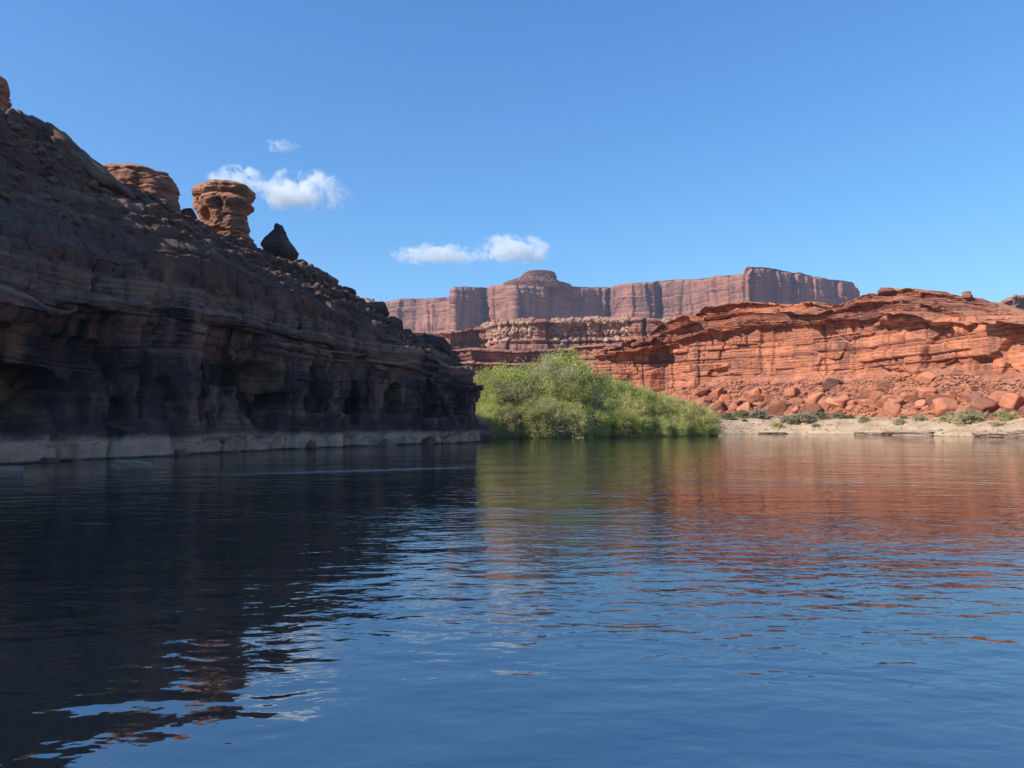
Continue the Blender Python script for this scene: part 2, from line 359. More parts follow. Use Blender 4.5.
def left_disp(P, N, T, V, d):
    wz = P[..., 2] + 0.45 * fbm(P * (0.07, 0.07, 0.07), 3, 5)
    arc = np.concatenate([[0], np.cumsum(np.linalg.norm(np.diff(d['base'], axis=0), axis=1))])
    A = np.broadcast_to(arc[:, None], V.shape)
    o1, r1, k1 = BE1(wz); o2, r2, k2 = BE2(wz)
    wall = sstep(V, 1.9, 2.5) * (1 - sstep(V, 4.3, 5.0)); ledge = 1 - sstep(V, 1.6, 2.1)
    slope = sstep(V, 9.0, 9.6); bed = sstep(V, 4.6, 5.2) * (1 - slope)
    D = 1.0 * fbm(P * (0.06, 0.06, 0.05), 3, 11) * (1 - ledge * 0.6)
    # beds and blocks
    Q = np.stack([P[..., 0] * 0.33, P[..., 1] * 0.33, wz * 0.75], -1); Q = Q + 0.25 * fbm(P * 0.4, 2, 21)[..., None]
    f1, ed, rid = worley(Q, 4)
    crack = 1 - sstep(ed, 0.0, 0.10)
    mod = 0.5 + 0.5 * sstep(fbm(P * (0.10, 0.10, 0.2), 2, 31), -0.4, 0.4)
    rb, eb = jblocks(A + 0.25 * fbm(P * 0.5, 2, 71), k1, 72, 1.6, 6.0); cb = 1 - sstep(eb, 0.02, 0.14)
    rc, ec = jblocks(A + 0.15 * fbm(P * 0.8, 2, 73), k2, 74, 0.6, 2.6); cc_ = 1 - sstep(ec, 0.0, 0.07)
    D += bed * (0.45 * o1 * mod - 0.34 * r1 + 0.55 * (rb - 0.5) - 0.25 * cb + 0.14 * o2 - 0.08 * r2 + 0.12 * (rc - 0.5))
    D += wall * (0.16 * o1 * mod - 0.10 * r1 * mod + 0.05 * o2 - 0.02 * r2 + 0.22 * (rb - 0.5) * mod)
    D += slope * (0.30 * (rid - 0.5) - 0.12 * crack + 0.10 * (rc - 0.5))
    t1, kt, ft = terrace(BE3, wz + 0.3 * fbm(P * 0.25, 2, 75), d['cot'], 0.45); rt, et = jblocks(A + 0.3 * fbm(P * 0.5, 2, 76), kt, 77, 0.9, 4.0)
    Hs = slope * (0.75 * t1 * (0.35 + 0.65 * mod) + 0.6 * (rt - 0.5) * sstep(et, 0, 0.15) * (ft > 0.05))
    pan, pe = jblocks(A + 0.35 * fbm(P * 0.25, 2, 191), np.zeros(A.shape, int), 192, 7.0, 7.0); wp = wz + 2.6 * pan
    kb = np.clip(np.searchsorted(BE4.e, wp) - 1, 0, BE4.n - 2); fb = np.clip((wp - BE4.e[kb]) / (BE4.e[kb + 1] - BE4.e[kb]), 0, 1)
    rB, eB = jblocks(A + 0.3 * fbm(P * 0.3, 2, 171), kb, 172, 2.2, 7.5); eZ = np.minimum(fb, 1 - fb) * (BE4.e[kb + 1] - BE4.e[kb])
    D += wall * (1.1 * (pan - 0.5) * sstep(pe, 0, 0.5) - 0.35 * (1 - sstep(pe, 0, 0.18)) + 0.5 * (rB - 0.5) - 0.22 * (1 - sstep(eB, 0.0, 0.16)) - 0.16 * (1 - sstep(eZ, 0.0, 0.12)))
    d['block'] = np.where(V < 2.1, 0.5, np.where(V < 4.6, 0.45 * rB + 0.4 * pan + 0.15 * rb, 0.5 * rB + 0.5 * rb))
    # wall: tall joints that split it into pillars
    Q2 = np.stack([A * 0.24 + 0.22 * fbm(P * 0.25, 3, 41), P[..., 2] * 0.055, A * 0], -1)
    g1, ge, gid = worley(Q2, 9)
    D += wall * (0.9 * (gid - 0.5) * sstep(ge, 0.0, 0.22) - 0.40 * (1 - sstep(ge, 0, 0.07)))
    q3 = np.stack([A * 0.36 + 0.1 * fbm(P * 0.6, 2, 43), P[..., 2] * 0.02, A * 0], -1); h1, he, hid = worley(q3, 19)
    D += wall * (1 - sstep(V, 2.2, 3.4)) * 0.6 * (hid - 0.5)
    D += ledge * (1.0 * (hid - 0.62) - 0.40 * (1 - sstep(he, 0, 0.06)) + 0.22 * fbm(P * (0.8, 0.8, 2.0), 3, 45))
    # hollowed alcoves
    for (px, py, hw, hh, dep) in ALC:
        bx = 512 + F * d['base'][:, 0] / np.maximum(d['base'][:, 1], 5); ok = (d['base'][:, 1] > 30) & (T[:, 0] < 10.5)
        i = np.argmin(np.where(ok, np.abs(bx - px), 1e9)); Y = d['base'][i, 1]; z0 = at(px, py, Y)[2]; rx = hw * Y / F * 1.5; rz = hh * Y / F
        q = ((A - arc[i]) / rx + 0.25 * fbm(P * 0.35, 2, 51)) ** 2
        q = q + 0.9 * (rB - 0.5) * (0.4 + np.minimum(q, 1)); zr = (P[..., 2] - z0) / rz; q = np.sqrt(np.maximum(q, 0) + np.where(zr < 0, zr * 0.8, zr) ** 2)
        D -= dep * sstep(q, 1.05, 0.74) * sstep(V, 1.9, 2.3) * (1 - sstep(V, 5, 5.4))
    D += (0.11 + 0.14 * slope + 0.05 * bed) * fbm(P * (1.1, 1.1, 1.9), 4, 61) + 0.10 * slope * np.abs(fbm(P * 3.0, 3, 63))
    back = sstep(V, 11.0, 11.8); D = D * (1 - 0.6 * back); Hs = Hs * (1 - sstep(V, 10.9, 11.1))
    Q_ = P + N * D[..., None] + d['od3'] * Hs[..., None]
    Q_[..., 2] += sstep(V, 0.5, 1.0) * (1 - sstep(V, 1.9, 2.4)) * (0.8 * (hid - 0.6) + 0.4 * fbm(P * 0.35, 3, 81))
    return Q_
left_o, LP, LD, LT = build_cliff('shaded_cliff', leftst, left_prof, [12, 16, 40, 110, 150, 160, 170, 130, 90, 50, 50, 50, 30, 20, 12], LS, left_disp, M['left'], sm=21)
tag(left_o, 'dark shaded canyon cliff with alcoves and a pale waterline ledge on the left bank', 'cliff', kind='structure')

# ---- right cliff, in the sun ----------------------------------------------------
RB = [(58,330),(38,285),(28,245),(25.5,222),(30.5,217),(39.8,215),(44.5,216),(52.5,208),(58.5,204),(60,201),(65.6,197),(76,184),(80.5,178),(84,170),(89.6,156),(91.5,149),(93,142),(95.6,130),(99,105),(104,70),(112,20),(125,-40)]
rpx = [None]*3 + [600, 615, 650, 665, 700, 730, 735, 760, 820, 850, 880, 940, 970, 1000, 1060] + [None]*4
wy = dict(zip([600, 640, 665, 700, 735, 760, 820, 880, 940, 1000, 1060], [356, 350, 346, 336, 329, 326, 323, 321, 320, 318, 318]))
ty = dict(zip([600, 652, 686, 725, 756, 800, 840, 890, 915, 945, 1000, 1060], [404, 392, 384, 380, 378, 379, 378, 374, 362, 371, 379, 380]))
cyv = dict(zip([600, 607, 640, 670, 690, 715, 745, 800, 850, 868, 885, 900, 920, 950, 970, 985, 1000, 1012, 1030, 1060, 1100], [358, 353, 339, 326, 314, 306, 303, 305, 304, 303, 295, 296, 294, 289, 291, 298, 306, 312, 314, 315, 315]))
lk = lambda dct, x: float(np.interp(x, list(dct.keys()), list(dct.values())))
RC, RZW, RZT, RZC = [], [], [], []
for i, (x, y) in enumerate(RB):
    p0 = np.array(RB[max(i - 1, 0)]); p1 = np.array(RB[min(i + 1, len(RB) - 1)]); tg = (p1 - p0) / np.linalg.norm(p1 - p0)
    nrm = np.array([tg[1], -tg[0]]); bk = 13 if rpx[i] is None else np.interp(rpx[i], [600, 650, 720, 1100], [7, 8, 13, 15])
    if i in (2, 3, 4): nrm = np.array([-0.55, -0.83])
    c = np.array([x, y]) - nrm * bk; RC.append(c)
    px = 512 + F * x / y; pc = 512 + F * c[0] / c[1]
    if rpx[i] is None and i < 4: RZW.append(22 + 2 * i); RZT.append(8); RZC.append(27)
    elif rpx[i] is None: RZW.append(22); RZT.append(8); RZC.append(30)
    else:
        RZW.append(at(px, lk(wy, px), y)[2]); RZT.append(at(px, lk(ty, px), y)[2]); RZC.append(at(pc, lk(cyv, pc), c[1])[2])
RZC = [max(c, w_ + 1.2) for c, w_ in zip(RZC, RZW)]
rightst = dict(base=np.array(RB, float), crest=np.array(RC), zw=np.array(RZW), zt=np.array(RZT), zc=np.array(RZC))
def right_prof(d):
    zt, zw, zc, b = d['zt'], d['zw'], d['zc'], d['b']; h = zc - zw
    return [(0.6, zt - 6), (0.4, zt), (0.0, zt + 0.12 * (zw - zt)), (0.1, zt + 0.55 * (zw - zt)), (0.2, zw - 1.2), (0.9, zw - 0.5), (0.6, zw), (-0.22 * b, zw + 0.22 * h),
            (-0.36 * b, zw + 0.52 * h), (-0.70 * b, zw + 0.72 * h), (-0.86 * b, zw + 0.95 * h), (-b, zc), (-b - 5, zc - 0.3), (-b - 30, zc - 4)]
RS = [14, 22, 62, 60, 16, 10, 26, 40, 34, 34, 20, 14, 8]
BR1 = Beds(14, -10, 70, 0.9, 4.5); BR2 = Beds(24, -10, 70, 0.35, 1.3); BR3 = Beds(29, -10, 70, 1.0, 3.2)
def right_disp(P, N, T, V, d):
    arc = np.concatenate([[0], np.cumsum(np.linalg.norm(np.diff(d['base'], axis=0), axis=1))]); A = np.broadcast_to(arc[:, None], V.shape)
    wz = P[..., 2] + 0.6 * fbm(P * 0.025, 2, 105)
    o1, r1, k1 = BR1(wz); o2, r2, k2 = BR2(wz + 0.3 * fbm(P * 0.15, 2, 109))
    wall = 1 - sstep(V, 4.6, 5.4); up = 1 - wall
    mod = 0.35 + 0.65 * sstep(fbm(P * (0.05, 0.05, 0.11), 3, 131), -0.35, 0.35)
    Q = np.stack([P[..., 0] * 0.20, P[..., 1] * 0.20, wz * 0.42], -1) + 0.3 * fbm(P * 0.2, 2, 121)[..., None]
    f1, ed, rid = worley(Q, 104); crack = 1 - sstep(ed, 0, 0.10)
    D = 1.9 * fbm(P * (0.035, 0.035, 0.02), 3, 111)
    A1 = A + 0.5 * fbm(P * 0.2, 2, 171)
    rb, eb = jblocks(A1, k1, 172, 3.5, 15.0); cb = 1 - sstep(eb, 0.05, 0.30)
    rc, ec = jblocks(A1, k2, 174, 1.6, 7.0); cc_ = 1 - sstep(ec, 0.0, 0.2)
    D += wall * (0.75 * o1 * mod - 0.45 * r1 * mod + 1.3 * (rb - 0.5) * (0.3 + 0.7 * mod) - 0.45 * cb * mod + 0.12 * o2 - 0.07 * r2 + 0.28 * (rc - 0.5) * mod)
    d['block'] = np.clip(0.65 * rb + 0.35 * rc, 0, 1)
    # tall straight joints and fallen plates
    rj, ej = jblocks(A1 + 0.06 * P[..., 2], np.zeros(A.shape, int), 181, 9.0, 9.0); rk, ek = jblocks(A1 - 0.05 * P[..., 2], np.zeros(A.shape, int), 182, 23.0, 23.0)
    D += wall * (1.5 * (rj - 0.5) + 2.6 * (rk - 0.5) - 0.5 * (1 - sstep(ej, 0, 0.35)))
    Q3 = np.stack([A * 0.13, P[..., 2] * 0.15, A * 0], -1) + 0.22 * fbm(P * 0.10, 2, 151)[..., None]
    s1, se, sid = worley(Q3, 118)
    D += wall * (-1.1 * (sid > 0.70) * sstep(se, 0.01, 0.06) + 0.7 * (sid < 0.2) * sstep(se, 0.01, 0.06))
    t1, kt, ft = terrace(BR3, wz + 0.35 * fbm(P * 0.05, 2, 175), d['cot'], 0.65); rt, et = jblocks(A1, kt, 177, 2.0, 11.0)
    t2, ku, fu = terrace(BR2, wz, d['cot'], 0.4)
    Hs = up * (1.0 * t1 + 0.45 * t2 + 1.6 * (rt - 0.5) * (0.3 + 0.7 * mod) - 0.5 * (1 - sstep(et, 0, 0.3)) + 1.3 * fbm(P * (0.09, 0.09, 0.05), 3, 179)) * (1 - sstep(V, 10.8, 11.0))
    D += up * (0.55 * (rid - 0.5) - 0.3 * crack + 0.35 * fbm(P * (0.3, 0.3, 0.5), 3, 115))
    D += 0.16 * fbm(P * (0.7, 0.7, 1.3), 4, 161)
    D *= (1 - 0.7 * sstep(V, 11.2, 12))
    return P + N * D[..., None] + d['od3'] * Hs[..., None]
right_o, RP, RD, RT = build_cliff('sunlit_cliff', rightst, right_prof, [10, 14, 30, 50, 70, 60, 80, 80, 40, 60, 120, 80, 80, 130, 80, 80, 90, 50, 30, 30, 20], RS, right_disp, M['right'], sm=7)
tag(right_o, 'long sunlit red sandstone cliff with ledgy top on the far right bank', 'cliff', kind='structure')

# talus apron below it
foot = []
for i, (x, y) in enumerate(RB):
    p0 = np.array(RB[max(i - 1, 0)]); p1 = np.array(RB[min(i + 1, len(RB) - 1)]); tg = (p1 - p0) / np.linalg.norm(p1 - p0); nrm = np.array([tg[1], -tg[0]])
    if i in (2, 3, 4): nrm = np.array([-0.55, -0.83])
    foot.append(np.array([x, y]) + nrm * 15.5)
talst = dict(base=np.array(foot), crest=np.array(RB, float), zt=np.array(RZT))
def tal_prof(d):
    zt, b = d['zt'], d['b']
    return [(2.5, 2.0), (0, 3.6), (-0.35 * b, 3.6 + (zt - 3.6) * 0.30), (-0.7 * b, 3.6 + (zt - 3.6) * 0.66), (-b + 0.2, zt + 0.3), (-b - 2.5, zt + 1.0)]
def tal_disp(P, N, T, V, d):
    D = 1.3 * fbm(P * 0.07, 3, 211) + 0.7 * fbm(P * 0.3, 3, 213)
    f1, ed, rid = worley(P * 0.55 + 0.2 * fbm(P * 0.5, 2, 215)[..., None], 217)
    D += 0.75 * (rid - 0.4) * sstep(ed, 0.0, 0.25)
    return P + N * D[..., None]
tal_o, TP, TD, TT = build_cliff('talus_slope', talst, tal_prof, [8, 10, 20, 30, 40, 50, 40, 60, 40, 50, 110, 80, 80, 120, 80, 80, 80, 50, 30, 20, 14], [8, 44, 44, 40, 10], tal_disp, M['talus'], sm=15)
tag(tal_o, 'red rubble slope at the foot of the sunlit cliff', 'slope', kind='structure')

# ---- benches in the middle distance -------------------------------------------------
def benches(name, rows, depth, topz, mat, seed, u, cap=None, label='', cat='cliff', zfoot=3.0, foot=0.55, steps=3, counts=22, sm=5, flute=1.0, bedk=1.0, slopefrac=0.3):
    """rows: (px, py of the rim, Y)"""
    base = [at(px, 424, Y)[:2] for px, py, Y in rows]; zc = [at(px, py, Y)[2] for px, py, Y in rows]
    crest = []
    for i, p in enumerate(base):
        v = p / np.linalg.norm(p); crest.append(p + v * depth)
    st = dict(base=np.array(base), crest=np.array(crest), zc=np.array(zc))
    def prof(d):
        z = d['zc']; h = z - zfoot; pts = [(foot * h.mean() * 1.6, zfoot - 4 + 0 * z), (foot * h.mean() * 0.8, zfoot + h * slopefrac * 0.45), (0.04 * h.mean(), zfoot + h * slopefrac)]
        for k in range(steps):
            f0 = slopefrac + (1 - slopefrac) * k / steps; f1 = slopefrac + (1 - slopefrac) * (k + 1) / steps
            pts.append((-0.03 * k * h.mean(), zfoot + h * (f0 + (f1 - f0) * 0.8))); pts.append((-(0.03 + 0.015) * (k + 1) * h.mean(), zfoot + h * f1))
        pts.append((-depth, z + 0.01 * depth)); pts.append((-depth * 1.5, z - 0.1 * h)); return pts
    segs = [10, 26, 26] + [int(90 / steps), int(24 / steps) + 4] * steps + [16, 4]
    segs = segs[:2 + 2 * steps + 2 + 0] + [6] if False else segs
    npts = 3 + 2 * steps + 2; segs = ([12, 26] + [int(100 / steps), int(28 / steps) + 4] * steps + [16, 4])[:npts - 1]
    Bw = 0.30 if bedk == 1 else 0.45
    B1 = Beds(seed, zfoot - 40, max(zc) + 60, 0.6 * u, 2.6 * u); B2 = Beds(seed + 1, zfoot - 40, max(zc) + 60, 0.2 * u, 0.7 * u)
    def disp(P, N, T, V, d):
        arc = np.concatenate([[0], np.cumsum(np.linalg.norm(np.diff(d['base'], axis=0), axis=1))]); A = np.broadcast_to(arc[:, None], V.shape) / u
        Pu = P / u
        wz = P[..., 2] + 0.5 * u * fbm(Pu * 0.08, 2, seed + 5); o1, r1, _ = B1(wz); o2, r2, _ = B2(wz)
        wall = sstep(V, 1.7, 2.2) * (1 - sstep(V, npts - 3.3, npts - 2.9))
        f1, ed, rid = worley(np.stack([Pu[..., 0] * 0.3, Pu[..., 1] * 0.3, wz / u * 0.4], -1) + 0.3 * fbm(Pu * 0.3, 2, seed + 9)[..., None], seed + 2)
        Q2 = np.stack([A * Bw + 0.30 * fbm(Pu * (0.3, 0.3, 0.05), 2, seed + 3), Pu[..., 2] * 0.03, A * 0], -1); g1, ge, gid = worley(Q2, seed + 4)
        D = (1.2 if bedk == 1 else 0.45) * fbm(Pu * (0.06, 0.06, 0.03), 3, seed + 6)
        D = D + wall * (bedk * (0.30 * o1 - 0.18 * r1) + 0.10 * o2 * bedk + 0.30 * bedk * (rid - 0.5) + flute * (1.5 * (gid - 0.5) * sstep(ge, 0, 0.10) - 0.5 * (1 - sstep(ge, 0, 0.08))) + flute * 0.35 * fbm(np.stack([A * 1.2, Pu[..., 2] * 0.10, A * 0], -1), 3, seed + 8))
        D = D + (1 - wall) * (0.25 * o1 * 0.6 + 0.30 * fbm(Pu * 0.5, 4, seed + 7) + 0.3 * (rid - 0.5))
        D = D + 0.12 * fbm(Pu * 1.2, 3, seed + 11)
        Nh = N * (1, 1, 0.25); t1, kt, ft = terrace(B1, wz, np.minimum(d['cot'], 1.2), 0.10); slope_ = 1 - sstep(V, npts - 3.3, npts - 2.9)
        return P + Nh * (D * u)[..., None] + d['od3'] * (t1 * 0.5 * slope_)[..., None]
    o, P, d, t = build_cliff(name, st, prof, [counts] * (len(rows) - 1), segs, disp, mat, sm=sm)
    tag(o, label, cat, kind='structure'); return o, P, d

benches('red_terrace', [(330, 352, 470), (380, 352, 440), (430, 347, 425), (455, 349, 440), (470, 347, 420), (520, 350, 425), (560, 347, 440), (600, 346, 425), (640, 345, 430), (700, 344, 450), (760, 344, 470)],
        60, None, M['bench'], 301, 6.0, label='low red ledgy terrace behind the willow thicket', cat='terrace', steps=3, foot=0.5, counts=70, slopefrac=0.45, flute=0.8)
_, BP, BD = benches('banded_terrace', [(300, 334, 760), (380, 332, 720), (420, 330, 690), (450, 330, 660), (478, 327, 680), (500, 321, 650), (540, 319, 640), (580, 318, 650), (620, 317, 640), (660, 319, 620), (700, 319, 640), (760, 318, 680)],
        110, None, M['bench'], 331, 8.0, label='banded purple red terrace topped with pale caprock below the far mesa', cat='terrace', steps=3, foot=0.5, counts=70, slopefrac=0.35, flute=0.9, zfoot=20)

# ---- the far mesa --------------------------------------------------------------------
benches('far_mesa', [(300, 297, 2500), (352, 299, 2300), (362, 299, 2260), (384, 301, 2160), (398, 298, 2120), (430, 297, 2060), (450, 296, 2000), (453, 286, 1870), (487, 287, 1965), (491, 285, 1930), (515, 284, 1850), (560, 285, 1950), (612, 287, 2070), (616, 285, 2000),
        (640, 282, 1950), (655, 281, 1930), (659, 280, 1960), (670, 279, 1930), (700, 277, 1850), (738, 272, 1740), (747, 271, 1712), (750, 265, 1690), (775, 266, 1750), (800, 271, 1810), (830, 277, 1880), (857, 282, 1945), (861, 288, 1990), (864, 300, 2150), (872, 303, 2400)],
        260, None, M['mesa'], 401, 22.0, label='long far red mesa with sheer fluted walls on the skyline', cat='mesa', steps=1, foot=0.75, counts=56, sm=2, slopefrac=0.42, flute=0.62, zfoot=30, bedk=0.35)
benches('distant_butte', [(340, 299, 2900), (352, 297, 2750), (360, 296, 2700), (372, 297, 2720), (378, 304, 2800), (380, 312, 3000)], 160, None, M['mesa'], 431, 20.0,
        label='small pale butte peeking over the shaded cliff end', cat='butte', steps=2, foot=0.7, counts=30, sm=3, zfoot=30)
benches('distant_ridge', [(930, 312, 1000), (960, 309, 960), (985, 306, 930), (998, 300, 900), (1010, 294, 890), (1018, 291, 880), (1050, 288, 870), (1100, 285, 850), (1200, 283, 830)], 160, None, M['mesa'], 451, 11.0,
        label='purple red ridge beyond the right end of the sunlit cliff', cat='ridge', steps=3, foot=0.6, counts=50, slopefrac=0.4, zfoot=10)

# ------------------------------------------------------------------ ground and river
SHORE = [(-70, -489), (-52, -45), (-42, -5), (-36, 18), (-31, 36), (-30, 42), (-27, 49), (-24.5, 57), (-20, 67), (-14, 75), (-9, 82), (-7, 90), (-8, 97), (-6, 101), (-2, 105), (4, 109), (14, 115.5), (25, 121.5), (33, 126), (35.5, 129), (37, 136), (41, 147), (48, 151), (58, 149), (64, 142), (70, 127), (73, 114), (75, 104), (79, 88), (84, 60), (92, 20), (105, -40), (160, -489)]
def shore_dist(X, Y):
    P = np.stack([X, Y], -1).reshape(-1, 2); S = np.array(SHORE, float); n = len(S)
    dmin = np.full(len(P), 1e9); inside = np.zeros(len(P), bool)
    for i in range(n):
        a_, b_ = S[i], S[(i + 1) % n]; ab = b_ - a_; tt = np.clip(((P - a_) @ ab) / (ab @ ab), 0, 1)
        if i < n - 1: dmin = np.minimum(dmin, np.linalg.norm(P - (a_ + tt[:, None] * ab), axis=1))
        cond = (a_[1] > P[:, 1]) != (b_[1] > P[:, 1])
        with np.errstate(divide='ignore', invalid='ignore'):
            xi = (b_[0] - a_[0]) * (P[:, 1] - a_[1]) / (b_[1] - a_[1]) + a_[0]
        inside ^= cond & (P[:, 0] < xi)
    return np.where(inside, -dmin, dmin).reshape(X.shape)
def ground_z(X, Y):
    P = np.stack([X, Y, X * 0], -1); s = shore_dist(X, Y) + 1.3 * fbm(P * 0.10, 3, 501) + 0.35 * fbm(P * 0.6, 2, 503)
    z = np.interp(s, [-14, -4, 0, 0.35, 1.0, 2.6, 3.2, 8, 15, 60, 400, 6000], [-2.5, -1.2, -0.08, 0.25, 0.75, 0.95, 1.45, 2.7, 3.6, 5, 8, 12])
    z = z + np.clip(s, 0, 4) / 4 * (0.40 * fbm(P * 0.22, 3, 505) + 0.16 * fbm(P * 1.1, 3, 507))
    return z
def shore_at(px, lvl=0.12):
    d_ = ray(px, 436); Yg = np.arange(90, 190, 0.2); X_ = d_[0] / d_[1] * Yg; gz = ground_z(X_, Yg); i = np.where(gz > lvl)[0][0]
    return np.array([X_[i], Yg[i], lvl])
gx = np.concatenate([[-2450, -1500, -900, -500, -260, -150], np.arange(-90, -12, 4), np.arange(-12, 112, 0.55), np.arange(112, 200, 5), [230, 300, 500, 1000, 1700, 2450]])
gy = np.concatenate([[-490, -370, -250, -120], np.arange(-80, 84, 4), np.arange(84, 185, 0.55), np.arange(186, 330, 6), [360, 420, 520, 800, 1500, 2300, 3290]])
GX, GY = np.meshgrid(gx, gy, indexing='ij'); GZ = ground_z(GX, GY)
t = NT('sandy_ground'); tc = t.n('ShaderNodeTexCoord'); P_ = tc.outputs['Object']
n1 = t.noise(P_, 0.25, 6, 0.65); n2 = t.noise(P_, 2.5, 5, 0.7); sp = t.n('ShaderNodeSeparateXYZ'); t.put(P_, sp.inputs[0])
col = t.ramp(n1, [(0.3, (0.30, 0.20, 0.122)), (0.5, (0.43, 0.30, 0.19)), (0.7, (0.50, 0.365, 0.24))])
col = t.mix(1.0, col, t.ramp(n2, [(0.3, 0.72), (0.5, 1.0), (0.75, 1.15)]), 'MULTIPLY')
gn = t.n('ShaderNodeNewGeometry'); sn_ = t.n('ShaderNodeSeparateXYZ'); t.put(gn.outputs['Normal'], sn_.inputs[0])
zj = t.math('MULTIPLY_ADD', n2, 0.5, sp.outputs[2])
col = t.mix(t.mapr(sn_.outputs[2], 0.80, 0.5), col, t.mix(t.noise(t.scale(P_, 0.3, 0.3, 5), 1.2, 3), (0.16, 0.10, 0.075), (0.38, 0.28, 0.20)))
col = t.mix(t.mapr(zj, 0.45, 0.15), col, (0.13, 0.095, 0.07))
col = t.mix(t.mapr(t.math('MULTIPLY_ADD', n1, 3.0, sp.outputs[2]), 4.6, 5.6), col, (0.40, 0.17, 0.10))
bs = t.n('ShaderNodeBsdfPrincipled'); t.put(col, bs.inputs['Base Color']); bs.inputs['Roughness'].default_value = 0.95; bs.inputs['Specular IOR Level'].default_value = 0.15
bp = t.n('ShaderNodeBump'); bp.inputs['Distance'].default_value = 0.08; t.put(n2, bp.inputs['Height']); t.put(bp.outputs[0], bs.inputs['Normal']); t.put(bs.outputs[0], t.out.inputs[0])
M['sand'] = t.m
g = link('ground', new_mesh('ground', np.stack([GX, GY, GZ], -1).reshape(-1, 3), grid_faces(len(gx), len(gy))), M['sand'])
tag(g, 'pale sandy river bank and desert floor below the cliffs', 'ground', kind='structure')

# river: one sheet, its ripples are waves on the surface
t = NT('river_water'); tc = t.n('ShaderNodeTexCoord'); P_ = tc.outputs['Object']
big = t.noise(t.scale(P_, 0.035, 0.11, 1), 1.0, 3, 0.6)                 # calmer and rougher lanes along the current
lane = t.mapr(big, 0.40, 0.66, 0.45, 1.6)
w0 = t.noise(t.scale(P_, 0.16, 0.26, 1), 1.0, 2, 0.5)
w1 = t.noise(t.scale(P_, 0.85, 1.6, 1), 1.0, 2, 0.5, dist=0.3)
w2 = t.noise(t.scale(P_, 2.4, 4.4, 1), 1.0, 2, 0.5, dist=0.4)
w3 = t.noise(t.scale(P_, 6, 9, 1), 1.0, 2, 0.5)
hh = t.math('ADD', t.math('MULTIPLY', w0, 0.05), t.math('MULTIPLY', w1, 0.024))
hh = t.math('ADD', hh, t.math('MULTIPLY', t.math('MULTIPLY', w2, 0.0105), lane))
hh = t.math('ADD', hh, t.math('MULTIPLY', t.math('MULTIPLY', w3, 0.0030), lane))
# a riffle of quick water off the shaded cliff
spw = t.n('ShaderNodeSeparateXYZ'); t.put(P_, spw.inputs[0]); wx = t.math('ADD', spw.outputs[0], 8.0); wyy = t.math('SUBTRACT', spw.outputs[1], 31.5); wyy = t.math('ADD', wyy, t.math('MULTIPLY', t.math('SUBTRACT', w1, 0.5), 1.6))
ru = t.math('ADD', t.math('MULTIPLY', wx, 0.125), t.math('MULTIPLY', wyy, 0.068)); rvv = t.math('SUBTRACT', t.math('MULTIPLY', wyy, 0.95), t.math('MULTIPLY', wx, 0.52))
rm = t.math('SUBTRACT', 1.0, t.math('ADD', t.math('MULTIPLY', ru, ru), t.math('MULTIPLY', rvv, rvv)), clamp=True)
hh = t.math('ADD', hh, t.math('MULTIPLY', t.math('MULTIPLY', t.noise(t.scale(P_, 3.0, 4.5, 1), 1.0, 3, 0.6), 0.10), rm))
bs = t.n('ShaderNodeBsdfPrincipled'); bs.inputs['Base Color'].default_value = (0.004, 0.009, 0.013, 1)
bs.inputs['Roughness'].default_value = 0.03; bs.inputs['IOR'].default_value = 2.9; bs.inputs['Specular IOR Level'].default_value = 0.8
bp = t.n('ShaderNodeBump'); bp.inputs['Strength'].default_value = 1.0; bp.inputs['Distance'].default_value = 1.0
t.put(hh, bp.inputs['Height']); t.put(bp.outputs[0], bs.inputs['Normal']); t.put(bs.outputs[0], t.out.inputs[0])
M['water'] = t.m
rx = np.linspace(-120, 200, 9); ry = np.linspace(-420, 175, 12); RX, RY = np.meshgrid(rx, ry, indexing='ij')
rv = link('river', new_mesh('river', np.stack([RX, RY, RX * 0], -1).reshape(-1, 3), grid_faces(9, 12)), M['water'])
tag(rv, 'calm rippled river reflecting the cliffs and blue sky', 'river', kind='structure')

# ------------------------------------------------------------------ boulders
def ico(sub):
    bm = bmesh.new(); bmesh.ops.create_icosphere(bm, subdivisions=sub, radius=1)
    V = np.array([v.co[:] for v in bm.verts], np.float32); Fc = np.array([[v.index for v in f.verts] for f in bm.faces], np.int32); bm.free()
    return V / np.linalg.norm(V, axis=1, keepdims=True), Fc
ICO = {k: ico(k) for k in (2, 3, 4, 5)}
def boulder_verts(seed, sub=4, planes=13, rough=0.05, soft=14, beds=0.0, cubic=True):
    r = np.random.RandomState(seed); V, Fc = ICO[sub]
    n = r.normal(size=(planes, 3))
    n[:6] = np.array([[1,0,0],[-1,0,0],[0,1,0],[0,-1,0],[0,0,1],[0,0,-1]]) + r.normal(size=(6, 3)) * (0.16 if cubic else 0.33)
    n /= np.linalg.norm(n, axis=1, keepdims=True); h = r.uniform(0.72, 1.0, planes); h[6:] *= 1.12
    q = np.maximum(V @ n.T, 1e-3) / h
    rad = np.minimum((q ** soft).sum(1) ** (-1 / soft), 1.3)
    P = V * rad[:, None]
    if beds: o, rr, _ = Beds(seed, -2, 2, 0.1, 0.5)(P[:, 2]); P[:, :2] *= (1 + beds * (o * 0.6 - rr * 0.5))[:, None]
    P = P + V * (rough * fbm(P * 2.2 + seed, 4, seed) )[:, None]
    return P, Fc

def boulder(name, label, c, rad, rot, mat, seed, cat='boulder', group=None, sub=4, **kw):
    P, Fc = boulder_verts(seed, sub, **kw)
    o = link(name, new_mesh(name, P * np.array(rad), Fc), mat); o.location = c; o.rotation_euler = rot
    return tag(o, label, cat, group)

